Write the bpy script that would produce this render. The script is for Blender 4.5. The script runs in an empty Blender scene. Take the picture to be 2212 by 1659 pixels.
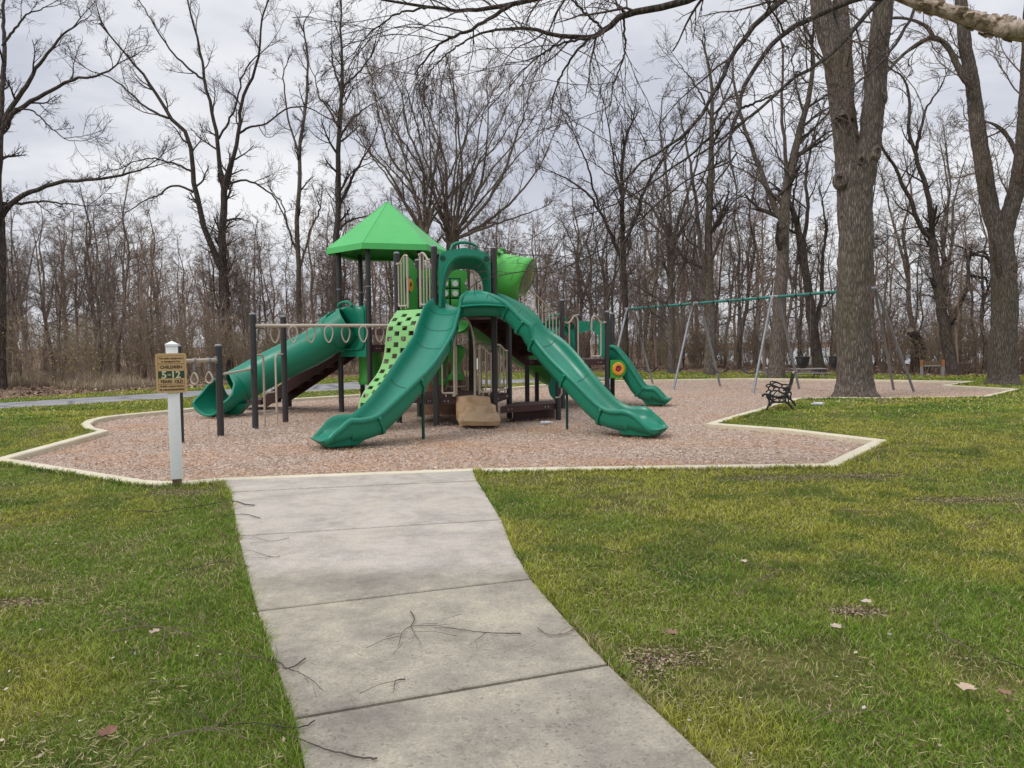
import bpy, bmesh, math, random
import numpy as np
from math import radians, sin, cos, pi, atan2, hypot, sqrt
from mathutils import Vector, Matrix, Euler, noise
from mathutils.geometry import delaunay_2d_cdt

random.seed(7)
RNG = np.random.default_rng(11)
SC = bpy.context.scene
COL = SC.collection

# ------------------------------------------------------------------ camera
FPX, CAMH = 1637.0, 1.5            # focal length in photo pixels (photo taken as 2212 x 1659), eye height
PITCH = math.atan((829.5 - 742) / FPX)
ROLL = radians(-0.5)
cam = bpy.data.cameras.new('camera')
cam.sensor_width = 36.0
cam.lens = 36.0 * FPX / 2212
cam.clip_start = 0.05
cam.clip_end = 3000
cob = bpy.data.objects.new('camera', cam)
COL.objects.link(cob)
CM = Euler((pi / 2 - PITCH, 0, 0)).to_matrix() @ Matrix.Rotation(ROLL, 3, 'Z')
cob.matrix_world = Matrix.Translation((0, 0, CAMH)) @ CM.to_4x4()
SC.camera = cob

def ray(x, y):
    return CM @ Vector(((x - 1106) / FPX, -(y - 829.5) / FPX, -1))
def G(x, y, z=0.0):
    r = ray(x, y); t = (z - CAMH) / r.z
    return Vector((r.x * t, r.y * t, z))
def at(x, y, d):
    r = ray(x, y); t = d / r.y
    return Vector((r.x * t, d, CAMH + r.z * t))

# ------------------------------------------------------------------ object helpers
def tag(o, label=None, cat=None, group=None, kind=None):
    if label: o['label'] = label
    if cat: o['category'] = cat
    if group: o['group'] = group
    if kind: o['kind'] = kind
    return o
def empty(name, loc=(0, 0, 0), rz=0.0, label=None, cat=None, group=None):
    o = bpy.data.objects.new(name, None)
    o.empty_display_size = 0.2
    COL.objects.link(o)
    o.location = loc; o.rotation_euler = (0, 0, rz)
    return tag(o, label, cat, group)

class MB:
    """collects shapes, then becomes ONE mesh object"""
    def __init__(s): s.v = []; s.f = []
    def add(s, vs, fs):
        b = len(s.v); s.v += [tuple(v) for v in vs]
        s.f += [tuple(b + i for i in f) for f in fs]
        return s
    def box(s, c, size, rz=0.0, bev=0.0, M=None):
        hx, hy, hz = size[0] / 2, size[1] / 2, size[2] / 2
        bm = bmesh.new()
        bmesh.ops.create_cube(bm, size=1.0)
        for v in bm.verts: v.co = Vector((v.co.x * size[0], v.co.y * size[1], v.co.z * size[2]))
        if bev: bmesh.ops.bevel(bm, geom=bm.edges[:], offset=min(bev, min(hx, hy, hz) * .9), segments=2, affect='EDGES', profile=.6)
        m = Matrix.Translation(c) @ (M.to_4x4() if M is not None else Matrix.Rotation(rz, 4, 'Z'))
        bm.transform(m); bm.verts.index_update()
        s.add([v.co for v in bm.verts], [[v.index for v in f.verts] for f in bm.faces]); bm.free()
        return s
    def bar(s, a, b, w, h):
        a, b = Vector(a), Vector(b); d = b - a
        x = d.normalized(); up = Vector((0, 0, 1))
        if abs(x.z) > .98: up = Vector((0, 1, 0))
        y = up.cross(x).normalized(); z = x.cross(y)
        M = Matrix((x, y, z)).transposed()
        return s.box((a + b) / 2, (d.length, w, h), M=M, bev=min(w, h) * .12)
    def tube(s, pts, r, n=8, cap=True, closed=False):
        P = [Vector(p) for p in pts]; N = len(P)
        R = r if hasattr(r, '__len__') else [r] * N
        T = []
        for i in range(N):
            if closed: t = P[(i + 1) % N] - P[i - 1]
            else: t = P[min(i + 1, N - 1)] - P[max(i - 1, 0)]
            T.append(t.normalized())
        u = T[0].orthogonal().normalized(); vs = []; fs = []
        for i in range(N):
            u = (u - T[i] * u.dot(T[i]))
            u = u.normalized() if u.length > 1e-6 else T[i].orthogonal().normalized()
            w = T[i].cross(u)
            for k in range(n):
                a = 2 * pi * k / n
                vs.append(P[i] + (u * cos(a) + w * sin(a)) * R[i])
        for i in range(N if closed else N - 1):
            j = (i + 1) % N
            for k in range(n):
                l = (k + 1) % n
                fs.append((i * n + k, i * n + l, j * n + l, j * n + k))
        if cap and not closed:
            fs.append(tuple(range(n))[::-1]); fs.append(tuple((N - 1) * n + k for k in range(n)))
        return s.add(vs, fs)
    def loft(s, rings, closed_ring=True, caps=True):
        n = len(rings[0]); vs = [p for r in rings for p in r]; fs = []
        for i in range(len(rings) - 1):
            for k in range(n if closed_ring else n - 1):
                l = (k + 1) % n
                fs.append((i * n + k, i * n + l, (i + 1) * n + l, (i + 1) * n + k))
        if caps and closed_ring:
            fs.append(tuple(range(n))[::-1]); fs.append(tuple((len(rings) - 1) * n + k for k in range(n)))
        return s.add(vs, fs)
    def lathe(s, prof, c, n=20, axis=None, caps=True):
        c = Vector(c)
        M = Matrix.Identity(3) if axis is None else Vector((0, 0, 1)).rotation_difference(Vector(axis)).to_matrix()
        rings = [[c + M @ Vector((r * cos(2 * pi * k / n), r * sin(2 * pi * k / n), z)) for k in range(n)] for r, z in prof]
        return s.loft(rings, caps=caps)
    def prism(s, poly, z0, z1, F=None):
        """poly in 2D, extruded along local z; F maps local (x,y,z) to world"""
        F = F or (lambda x, y, z: Vector((x, y, z)))
        n = len(poly)
        a = sum(poly[i][0] * poly[(i + 1) % n][1] - poly[(i + 1) % n][0] * poly[i][1] for i in range(n))
        if a < 0: poly = poly[::-1]
        vs = [F(x, y, z0) for x, y in poly] + [F(x, y, z1) for x, y in poly]
        fs = [tuple(range(n))[::-1], tuple(range(n, 2 * n))]
        fs += [(i, (i + 1) % n, n + (i + 1) % n, n + i) for i in range(n)]
        return s.add(vs, fs)
    def build(s, name, mat, parent=None, smooth=True, sol=0.0, angle=40, origin=None):
        me = bpy.data.meshes.new(name)
        O = Vector(origin) if origin is not None else (parent_world(parent) if parent else Vector((0, 0, 0)))
        me.from_pydata([tuple(Vector(v) - O) for v in s.v], [], s.f)
        bm = bmesh.new(); bm.from_mesh(me)
        if not sol: bmesh.ops.recalc_face_normals(bm, faces=bm.faces)
        bm.to_mesh(me); bm.free()
        me.materials.append(mat)
        if smooth:
            me.polygons.foreach_set('use_smooth', [True] * len(me.polygons))
            try: me.set_sharp_from_angle(angle=radians(angle))
            except Exception: pass
        o = bpy.data.objects.new(name, me); COL.objects.link(o)
        if parent: o.parent = parent
        o.location = (0, 0, 0) if parent else O
        if sol:
            m = o.modifiers.new('thickness', 'SOLIDIFY'); m.thickness = sol; m.offset = 0
        return o
def parent_world(p):
    v = Vector((0, 0, 0))
    while p: v = v + Vector(p.location); p = p.parent
    return v
def struct(o): o['kind'] = 'structure'; return o
def stuff(o, label, cat): return tag(o, label, cat, kind='stuff')

def raw_mesh(name, verts, tris=None, quads=None, mat=None, col=None, smooth=False):
    """big meshes straight from numpy arrays"""
    me = bpy.data.meshes.new(name)
    nt = 0 if tris is None else len(tris); nq = 0 if quads is None else len(quads)
    me.vertices.add(len(verts)); me.vertices.foreach_set('co', np.ascontiguousarray(verts, dtype=np.float32).ravel())
    li = []; 
    if nq: li.append(np.asarray(quads).ravel())
    if nt: li.append(np.asarray(tris).ravel())
    li = np.concatenate(li).astype(np.int32)
    me.loops.add(len(li)); me.loops.foreach_set('vertex_index', li)
    ls = np.concatenate([np.arange(nq) * 4, nq * 4 + np.arange(nt) * 3]).astype(np.int32)
    me.polygons.add(nq + nt); me.polygons.foreach_set('loop_start', ls)
    if smooth: me.polygons.foreach_set('use_smooth', np.ones(nq + nt, dtype=bool))
    me.update(calc_edges=True)
    if col is not None:
        a = me.color_attributes.new('tint', 'FLOAT_COLOR', 'POINT')
        c = np.ones((len(verts), 4), dtype=np.float32); c[:, :3] = col
        a.data.foreach_set('color', c.ravel())
    me.validate()
    if mat: me.materials.append(mat)
    o = bpy.data.objects.new(name, me); COL.objects.link(o)
    return o

def catmull(P, n):
    P = [np.array(p, float) for p in P]
    Q = [2 * P[0] - P[1]] + P + [2 * P[-1] - P[-2]]
    out = []
    m = len(P) - 1
    for k in range(n):
        t = k / (n - 1) * m; i = min(int(t), m - 1); f = t - i
        a, b, c, d = Q[i:i + 4]
        out.append(.5 * ((2 * b) + (-a + c) * f + (2 * a - 5 * b + 4 * c - d) * f * f + (-a + 3 * b - 3 * c + d) * f ** 3))
    return out

# ------------------------------------------------------------------ materials
def new_mat(name):
    m = bpy.data.materials.new(name); m.use_nodes = True
    nt = m.node_tree; b = nt.nodes['Principled BSDF']
    return m, nt, b
def ND(nt, t, **kw):
    n = nt.nodes.new(t)
    for k, v in kw.items():
        if k in n.inputs.keys(): n.inputs[k].default_value = v
        else: setattr(n, k, v)
    return n
def coords(nt, scale=(1, 1, 1), kind='Object'):
    tc = nt.nodes.new('ShaderNodeTexCoord'); mp = nt.nodes.new('ShaderNodeMapping')
    mp.inputs['Scale'].default_value = scale
    nt.links.new(tc.outputs[kind], mp.inputs['Vector']); return mp.outputs['Vector']
def world_coords(nt, scale=(1, 1, 1)):
    g = nt.nodes.new('ShaderNodeNewGeometry'); mp = nt.nodes.new('ShaderNodeMapping')
    mp.inputs['Scale'].default_value = scale
    nt.links.new(g.outputs['Position'], mp.inputs['Vector']); return mp.outputs['Vector']
def ramp(nt, fac, stops, interp='LINEAR'):
    r = nt.nodes.new('ShaderNodeValToRGB'); e = r.color_ramp.elements; r.color_ramp.interpolation = interp
    while len(e) < len(stops): e.new(.5)
    for i, (p, c) in enumerate(stops):
        e[i].position = p; e[i].color = (*c, 1) if len(c) == 3 else c
    nt.links.new(fac, r.inputs['Fac']); return r.outputs['Color']
def mixc(nt, fac, a, b, mode='MIX'):
    n = nt.nodes.new('ShaderNodeMix'); n.data_type = 'RGBA'; n.blend_type = mode
    for s, v in ((0, fac), (6, a), (7, b)):
        if hasattr(v, 'links') or hasattr(v, 'is_linked'): nt.links.new(v, n.inputs[s])
        else: n.inputs[s].default_value = v if s == 0 else (*v, 1)
    return n.outputs[2]
def noise_tex(nt, vec, scale, detail=4, rough=.55, dist=0.0):
    n = ND(nt, 'ShaderNodeTexNoise', Scale=scale, Detail=detail, Roughness=rough, Distortion=dist)
    nt.links.new(vec, n.inputs['Vector']); return n.outputs['Fac']
def bump(nt, b, h, strength=.3, dist=.01):
    n = ND(nt, 'ShaderNodeBump', Strength=strength, Distance=dist)
    nt.links.new(h, n.inputs['Height']); nt.links.new(n.outputs['Normal'], b.inputs['Normal'])

def plastic(name, c, rough=.42, dirt=.25, c2=None, spec=.4):
    m, nt, b = new_mat(name)
    v = world_coords(nt)
    big = noise_tex(nt, v, 1.7, 5, .6)
    c2 = c2 or tuple(x * .78 + .012 for x in c)
    base = mixc(nt, ramp(nt, big, [(.35, (0, 0, 0)), (.75, (1, 1, 1))]), c, c2)
    fine = noise_tex(nt, v, 28, 5, .7)
    col = mixc(nt, dirt, base, ramp(nt, fine, [(.3, tuple(x * .72 for x in c)), (.7, tuple(min(1, x * 1.12 + .015) for x in c))]))
    nt.links.new(col, b.inputs['Base Color'])
    nt.links.new(ramp(nt, big, [(.2, (rough - .08,) * 3), (.8, (rough + .14,) * 3)]), b.inputs['Roughness'])
    b.inputs['Specular IOR Level'].default_value = spec
    bump(nt, b, noise_tex(nt, v, 90, 2, .5), .08, .004)
    return m
def metal_paint(name, c, rough=.4, metallic=0.0):
    m = plastic(name, c, rough, .3)
    m.node_tree.nodes['Principled BSDF'].inputs['Metallic'].default_value = metallic
    return m

M = {}
M['green'] = plastic('dark_green_plastic', (.006, .205, .122), .33, .25, (.010, .17, .10))
M['green_seam'] = plastic('deep_green_plastic', (.002, .05, .035), .6)  # deep green of the seam lines, slide legs, poles and eyelets
M['lime'] = plastic('bright_green_plastic', (.05, .33, .045), .45, .25, (.04, .27, .04))
M['funnel'] = plastic('lime_funnel_plastic', (.085, .43, .065), .42, .25, (.07, .37, .06))
M['roof'] = plastic('bright_green_roof', (.075, .45, .11), .45, .15, (.065, .40, .095))
M['pale'] = plastic('pale_green_plastic', (.22, .50, .17), .6, .2, (.20, .45, .155))
M['palecore'] = plastic('cream_plastic_core', (.62, .62, .38), .6)
M['post'] = metal_paint('dark_grey_paint', (.034, .032, .033), .38)
M['cap'] = metal_paint('post_cap_grey', (.22, .22, .23), .4)
M['beige'] = metal_paint('beige_paint', (.46, .39, .31), .42)
M['deck'] = plastic('maroon_coated_steel', (.045, .017, .016), .55, .4, (.065, .03, .027))
M['orange'] = plastic('orange_plastic', (.75, .32, .02), .45)
M['purple'] = plastic('dark_purple_disc', (.03, .008, .04), .3)
M['red'] = plastic('pink_red_plastic', (.6, .03, .06), .4)
M['white'] = plastic('white_plastic', (.82, .83, .82), .5, .15, (.76, .77, .76))
M['disc'] = plastic('pale_grey_disc', (.62, .66, .60), .4)
M['galv'] = metal_paint('galvanised_steel', (.24, .25, .26), .45, .3)
M['chain'] = metal_paint('dull_chain_steel', (.16, .16, .165), .5, .5)
M['teal'] = metal_paint('teal_paint', (.012, .17, .13), .45)
M['rubber'] = plastic('black_rubber', (.016, .016, .017), .55)
M['iron'] = plastic('black_cast_iron', (.012, .012, .013), .42, .4)
M['signtan'] = plastic('tan_sign_plastic', (.50, .325, .15), .55, .35, (.56, .385, .19))
M['signbrown'] = plastic('brown_lettering', (.06, .03, .013), .6)
M['signgreen'] = plastic('sign_green', (.012, .055, .025), .5)
M['signcream'] = plastic('cream_lettering', (.60, .53, .33), .5)
M['alu'] = metal_paint('aluminium', (.55, .56, .58), .35, .6)

def wood_mat(name, c, c2):
    m, nt, b = new_mat(name)
    v = coords(nt, (3, 3, 30)); v2 = coords(nt, (40, 40, 3))
    n = noise_tex(nt, v2, 1.5, 6, .65); 
    nt.links.new(ramp(nt, n, [(.3, c), (.7, c2)]), b.inputs['Base Color']); b.inputs['Roughness'].default_value = .75
    bump(nt, b, n, .3, .004); return m
M['slat'] = wood_mat('weathered_slat_wood', (.42, .36, .28), (.30, .25, .19))
M['greywood'] = wood_mat('grey_table_wood', (.30, .28, .26), (.20, .185, .17))
M['boardwood'] = wood_mat('dark_board_wood', (.10, .065, .035), (.17, .11, .06))
M['orangewood'] = wood_mat('orange_stained_wood', (.36, .15, .06), (.26, .11, .05))

def rock_mat():
    m, nt, b = new_mat('tan_moulded_rock'); v = world_coords(nt)
    n = noise_tex(nt, v, 5, 8, .65)
    nt.links.new(ramp(nt, n, [(.28, (.28, .18, .10)), (.5, (.45, .305, .175)), (.75, (.53, .375, .225))]), b.inputs['Base Color'])
    b.inputs['Roughness'].default_value = .6
    bump(nt, b, noise_tex(nt, v, 16, 6, .6), .35, .02); return m
M['rock'] = rock_mat()
def rock2():
    m, nt, b = new_mat('brown_moulded_rock'); v = world_coords(nt)
    n = noise_tex(nt, v, 5, 8, .65)
    nt.links.new(ramp(nt, n, [(.28, (.10, .05, .028)), (.7, (.24, .14, .08))]), b.inputs['Base Color'])
    b.inputs['Roughness'].default_value = .65
    bump(nt, b, noise_tex(nt, v, 16, 6, .6), .35, .02); return m
M['rock2'] = rock2()

def bark_mat(name, dark, mid, light, sx=9, sz=1.6, bs=.6, bd=.03, moss=0.0):
    m, nt, b = new_mat(name)
    g = nt.nodes.new('ShaderNodeNewGeometry')
    mp = nt.nodes.new('ShaderNodeMapping'); mp.inputs['Scale'].default_value = (sx, sx, sz)
    nt.links.new(g.outputs['Position'], mp.inputs['Vector']); v = mp.outputs['Vector']
    w = ND(nt, 'ShaderNodeTexVoronoi', Scale=1.6); w.feature = 'DISTANCE_TO_EDGE'
    nn = ND(nt, 'ShaderNodeTexNoise', Scale=1.0, Detail=3.0); nt.links.new(v, nn.inputs['Vector'])
    add = nt.nodes.new('ShaderNodeVectorMath'); add.operation = 'MULTIPLY_ADD'
    nt.links.new(nn.outputs['Color'], add.inputs[0]); add.inputs[1].default_value = (.9, .9, .9); nt.links.new(v, add.inputs[2])
    nt.links.new(add.outputs[0], w.inputs['Vector'])
    n = noise_tex(nt, v, 3.0, 7, .7)
    ridge = ramp(nt, w.outputs['Distance'], [(.0, (0, 0, 0)), (.28, (1, 1, 1))])
    c1 = ramp(nt, n, [(.3, mid), (.72, light)])
    c = mixc(nt, ridge, dark, c1)
    oi = nt.nodes.new('ShaderNodeObjectInfo')
    c = mixc(nt, .55, c, mixc(nt, 1.0, c, ramp(nt, oi.outputs['Random'], [(0, (.55, .5, .48)), (.5, (.95, .9, .88)), (1, (1.5, 1.4, 1.3))]), 'MULTIPLY'))
    if moss:
        big = noise_tex(nt, world_coords(nt, (.8, .8, .5)), 1.5, 4, .6)
        c = mixc(nt, ramp(nt, big, [(.48, (0, 0, 0)), (.75, (moss,) * 3)]), c, (.10, .11, .035))
    nt.links.new(c, b.inputs['Base Color']); b.inputs['Roughness'].default_value = .9
    b.inputs['Specular IOR Level'].default_value = .15
    h = nt.nodes.new('ShaderNodeMath'); h.operation = 'MULTIPLY_ADD'
    nt.links.new(ridge, h.inputs[0]); h.inputs[1].default_value = .8; nt.links.new(n, h.inputs[2])
    bump(nt, b, h.outputs[0], bs, bd); return m
M['bark'] = bark_mat('grey_brown_bark', (.075, .062, .053), (.168, .140, .118), (.285, .245, .21), 16, 2.2, .7, .03, .3)
M['bark_d'] = bark_mat('dark_brown_bark', (.042, .034, .031), (.095, .077, .068), (.17, .14, .125), 12, 2, .5, .03, .25)  # darker brown bark for some trunks and the overhead branches
M['bark_far'] = bark_mat('woodland_bark', (.08, .064, .052), (.20, .163, .136), (.33, .277, .235), 8, 1.2, .3, .03)
def birch_mat():
    m, nt, b = new_mat('peeling_birch_bark'); v = world_coords(nt)
    n = noise_tex(nt, v, 16, 8, .72, .6); f = noise_tex(nt, v, 60, 5, .7)
    c = ramp(nt, n, [(.32, (.09, .058, .04)), (.45, (.27, .20, .145)), (.58, (.46, .38, .30)), (.75, (.60, .53, .45))])
    c = mixc(nt, 1.0, c, ramp(nt, f, [(.3, (.7, .68, .66)), (.7, (1.15, 1.15, 1.15))]), 'MULTIPLY')
    nt.links.new(c, b.inputs['Base Color']); b.inputs['Roughness'].default_value = .8
    bump(nt, b, n, .25, .006); return m
M['birch'] = birch_mat()
def twig_mat(name, a, b_):
    m, nt, b = new_mat(name)
    oi = nt.nodes.new('ShaderNodeObjectInfo')
    n = noise_tex(nt, world_coords(nt), 2.0, 2, .5)
    c = mixc(nt, n, a, b_)
    c = mixc(nt, 1.0, c, ramp(nt, oi.outputs['Random'], [(0, (.7, .66, .66)), (1, (1.3, 1.2, 1.12))]), 'MULTIPLY')
    nt.links.new(c, b.inputs['Base Color']); b.inputs['Roughness'].default_value = .85
    b.inputs['Specular IOR Level'].default_value = .1; return m
M['twig'] = twig_mat('grey_brown_twigs', (.11, .086, .074), (.19, .15, .126))
M['twig_r'] = twig_mat('reddish_brown_twigs', (.18, .14, .114), (.285, .23, .193))
M['twig_d'] = twig_mat('dark_twigs', (.055, .046, .043), (.095, .08, .073))

M['brush'] = twig_mat('pale_brown_brush', (.20, .162, .132), (.34, .285, .232))
def tint_mat(name, rough=.7, trans=0.0):
    m, nt, b = new_mat(name)
    a = nt.nodes.new('ShaderNodeVertexColor'); a.layer_name = 'tint'
    nt.links.new(a.outputs['Color'], b.inputs['Base Color']); b.inputs['Roughness'].default_value = rough
    b.inputs['Specular IOR Level'].default_value = .25
    if trans:
        t = nt.nodes.new('ShaderNodeBsdfTranslucent'); nt.links.new(a.outputs['Color'], t.inputs['Color'])
        mx = ND(nt, 'ShaderNodeMixShader', Fac=trans)
        nt.links.new(b.outputs[0], mx.inputs[1]); nt.links.new(t.outputs[0], mx.inputs[2])
        nt.links.new(mx.outputs[0], nt.nodes['Material Output'].inputs['Surface'])
    return m
M['blade'] = tint_mat('grass_blades', .6, .3)
M['chip'] = tint_mat('wood_chip_flakes', .85)
M['leaf'] = tint_mat('dead_leaf_flakes', .8)

def lawn_mat():
    m, nt, b = new_mat('lawn_soil_and_grass'); v = world_coords(nt)
    n1 = noise_tex(nt, v, .55, 5, .6); n2 = noise_tex(nt, v, 3.2, 6, .65); n3 = noise_tex(nt, v, 38, 6, .75)
    g = ramp(nt, n2, [(.28, (.05, .058, .013)), (.5, (.11, .118, .026)), (.72, (.20, .175, .06))])
    g = mixc(nt, ramp(nt, n1, [(.45, (0, 0, 0)), (.7, (.75, .75, .75))]), g, (.085, .125, .018))
    straw = mixc(nt, ramp(nt, n2, [(.60, (0, 0, 0)), (.78, (.7, .7, .7))]), g, (.19, .155, .075))
    c = mixc(nt, 1.0, straw, ramp(nt, n3, [(.3, (.35, .35, .35)), (.52, (1, 1, 1)), (.75, (1.7, 1.65, 1.5))]), 'MULTIPLY')
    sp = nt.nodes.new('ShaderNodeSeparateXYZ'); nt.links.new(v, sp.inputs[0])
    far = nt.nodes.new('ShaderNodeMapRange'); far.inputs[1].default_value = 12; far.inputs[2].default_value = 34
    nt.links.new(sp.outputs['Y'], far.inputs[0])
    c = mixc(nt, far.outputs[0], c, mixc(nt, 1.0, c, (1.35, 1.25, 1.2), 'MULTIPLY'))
    nt.links.new(c, b.inputs['Base Color']); b.inputs['Roughness'].default_value = .9
    b.inputs['Specular IOR Level'].default_value = .1
    bump(nt, b, n3, .8, .03); return m
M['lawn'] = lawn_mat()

def mulch_mat():
    m, nt, b = new_mat('wood_chip_bed'); v = world_coords(nt)
    big = noise_tex(nt, v, .6, 4, .6)
    vv = ND(nt, 'ShaderNodeTexVoronoi', Scale=34.0, Randomness=1.0); nt.links.new(world_coords(nt, (1, .55, 1)), vv.inputs['Vector'])
    n = noise_tex(nt, v, 60, 6, .7)
    sep = nt.nodes.new('ShaderNodeSeparateColor'); nt.links.new(vv.outputs['Color'], sep.inputs[0])
    c = ramp(nt, sep.outputs[0], [(0, (.29, .21, .155)), (.3, (.40, .295, .225)), (.6, (.48, .365, .285)), (.85, (.55, .43, .345)), (1, (.62, .54, .46))])
    c = mixc(nt, ramp(nt, big, [(.5, (0, 0, 0)), (.66, (.55, .55, .55))]), c, (.50, .30, .18))
    c = mixc(nt, 1.0, c, ramp(nt, n, [(.3, (.5, .48, .46)), (.6, (1.05, 1.05, 1.05))]), 'MULTIPLY')
    nt.links.new(c, b.inputs['Base Color']); b.inputs['Roughness'].default_value = .9; b.inputs['Specular IOR Level'].default_value = .1
    bump(nt, b, sep.outputs[1], .7, .03); return m
M['mulch'] = mulch_mat()

def concrete_mat(name, light, dark, spots=True, warm=(.44, .38, .27)):
    m, nt, b = new_mat(name); v = world_coords(nt)
    n1 = noise_tex(nt, v, 1.6, 9, .78); n2 = noise_tex(nt, v, 6, 8, .75); n3 = noise_tex(nt, v, 75, 8, .85)
    br = noise_tex(nt, world_coords(nt, (2, 160, 1)), 1.0, 3, .6)
    c = ramp(nt, n1, [(.3, dark), (.62, light)])
    c = mixc(nt, ramp(nt, n2, [(.42, (0, 0, 0)), (.62, (.55, .55, .55))]), c, warm)
    c = mixc(nt, 1.0, c, ramp(nt, n3, [(.3, (.55, .55, .54)), (.7, (1.25, 1.25, 1.24))]), 'MULTIPLY')
    c = mixc(nt, 1.0, c, ramp(nt, br, [(.3, (.9, .9, .9)), (.7, (1.06, 1.06, 1.06))]), 'MULTIPLY')
    if spots:
        gy0 = nt.nodes.new('ShaderNodeSeparateXYZ'); nt.links.new(v, gy0.inputs[0])
        jit = nt.nodes.new('ShaderNodeMath'); jit.operation = 'MULTIPLY_ADD'; nt.links.new(n1, jit.inputs[0]); jit.inputs[1].default_value = .9; nt.links.new(gy0.outputs['Y'], jit.inputs[2])
        old = nt.nodes.new('ShaderNodeMapRange'); old.inputs[1].default_value = 4.85; old.inputs[2].default_value = 4.55; nt.links.new(gy0.outputs['Y'], old.inputs[0])
        oc = ramp(nt, n1, [(.36, (.21, .185, .15)), (.5, (.37, .33, .26)), (.64, (.50, .445, .335))])   # the older, browner slabs
        c = mixc(nt, old.outputs[0], c, mixc(nt, 1.0, oc, ramp(nt, n3, [(.3, (.5, .5, .49)), (.7, (1.3, 1.3, 1.28))]), 'MULTIPLY'))
        wn = ND(nt, 'ShaderNodeTexNoise', Scale=22.0, Detail=3.0); nt.links.new(v, wn.inputs['Vector'])
        wa = nt.nodes.new('ShaderNodeVectorMath'); wa.operation = 'MULTIPLY_ADD'; nt.links.new(wn.outputs['Color'], wa.inputs[0]); wa.inputs[1].default_value = (.09, .09, .09); nt.links.new(v, wa.inputs[2])
        vo = ND(nt, 'ShaderNodeTexVoronoi', Scale=42.0, Randomness=1.0); nt.links.new(wa.outputs[0], vo.inputs['Vector'])
        vc = nt.nodes.new('ShaderNodeSeparateColor'); nt.links.new(vo.outputs['Color'], vc.inputs[0])
        s0 = nt.nodes.new('ShaderNodeMath'); s0.operation = 'MULTIPLY_ADD'; nt.links.new(vc.outputs[0], s0.inputs[0]); s0.inputs[1].default_value = .45; nt.links.new(vo.outputs['Distance'], s0.inputs[2])
        s = ramp(nt, s0.outputs[0], [(.34, (1, 1, 1)), (.46, (0, 0, 0))])
        ds = noise_tex(nt, v, 1.1, 4, .6)
        gy = nt.nodes.new('ShaderNodeSeparateXYZ'); nt.links.new(v, gy.inputs[0])
        near = nt.nodes.new('ShaderNodeMapRange'); near.inputs[1].default_value = 5.6; near.inputs[2].default_value = 3.0
        nt.links.new(gy.outputs['Y'], near.inputs[0])
        k = nt.nodes.new('ShaderNodeMath'); k.operation = 'MULTIPLY'
        nt.links.new(ramp(nt, ds, [(.36, (0, 0, 0)), (.56, (.8, .8, .8))]), k.inputs[0]); nt.links.new(s, k.inputs[1])
        k2 = nt.nodes.new('ShaderNodeMath'); k2.operation = 'MULTIPLY'; nt.links.new(k.outputs[0], k2.inputs[0]); nt.links.new(near.outputs[0], k2.inputs[1])
        c = mixc(nt, k2.outputs[0], c, tuple(x * .3 for x in dark))
        st = noise_tex(nt, v, 2.2, 10, .82, .2)
        c = mixc(nt, ramp(nt, st, [(.44, (0, 0, 0)), (.64, (.58, .58, .58))]), c, tuple(x * .45 for x in dark))
    nt.links.new(c, b.inputs['Base Color']); b.inputs['Roughness'].default_value = .88; b.inputs['Specular IOR Level'].default_value = .2
    bump(nt, b, n3, .25, .004); return m
M['conc'] = concrete_mat('stained_concrete', (.55, .495, .43), (.44, .395, .345), True, (.55, .485, .375))
M['kerb'] = concrete_mat('pale_kerb_concrete', (.72, .655, .50), (.56, .50, .375), False, (.72, .64, .44))
def asphalt_mat():
    m, nt, b = new_mat('grey_weathered_asphalt'); v = world_coords(nt)
    n = noise_tex(nt, v, 1.2, 6, .65); f = noise_tex(nt, v, 60, 4, .8)
    c = ramp(nt, n, [(.3, (.19, .19, .195)), (.7, (.32, .315, .31))])
    vo = ND(nt, 'ShaderNodeTexVoronoi', Scale=.45); vo.feature = 'DISTANCE_TO_EDGE'; nt.links.new(v, vo.inputs['Vector'])
    c = mixc(nt, ramp(nt, vo.outputs['Distance'], [(.0, (.8, .8, .8)), (.05, (0, 0, 0))]), c, (.06, .06, .065))
    c = mixc(nt, 1.0, c, ramp(nt, f, [(.3, (.75, .75, .75)), (.7, (1.15, 1.15, 1.15))]), 'MULTIPLY')
    nt.links.new(c, b.inputs['Base Color']); b.inputs['Roughness'].default_value = .85; return m
M['asph'] = asphalt_mat()
def litter_mat():
    m, nt, b = new_mat('leaf_litter_floor'); v = world_coords(nt)
    n = noise_tex(nt, v, .7, 6, .7); f = noise_tex(nt, v, 14, 8, .8)
    c = ramp(nt, f, [(.3, (.09, .058, .042)), (.5, (.22, .145, .105)), (.72, (.38, .28, .20))])
    c = mixc(nt, ramp(nt, n, [(.5, (0, 0, 0)), (.7, (.6, .6, .6))]), c, (.09, .085, .03))
    nt.links.new(c, b.inputs['Base Color']); b.inputs['Roughness'].default_value = .95; b.inputs['Specular IOR Level'].default_value = .05
    bump(nt, b, f, .8, .05); return m
M['litter'] = litter_mat()
def soil_mat():
    m, nt, b = new_mat('bare_soil'); v = world_coords(nt)
    f = noise_tex(nt, v, 24, 8, .75)
    nt.links.new(ramp(nt, f, [(.3, (.05, .034, .02)), (.7, (.17, .12, .075))]), b.inputs['Base Color']); b.inputs['Roughness'].default_value = .95
    bump(nt, b, f, .8, .02); return m
M['soil'] = soil_mat()
def water_mat():
    m, nt, b = new_mat('pale_river_water')
    b.inputs['Base Color'].default_value = (.25, .27, .29, 1); b.inputs['Roughness'].default_value = .22
    bump(nt, b, noise_tex(nt, world_coords(nt, (1, .4, 1)), 3, 4, .6), .25, .05); return m
M['water'] = water_mat()
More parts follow.
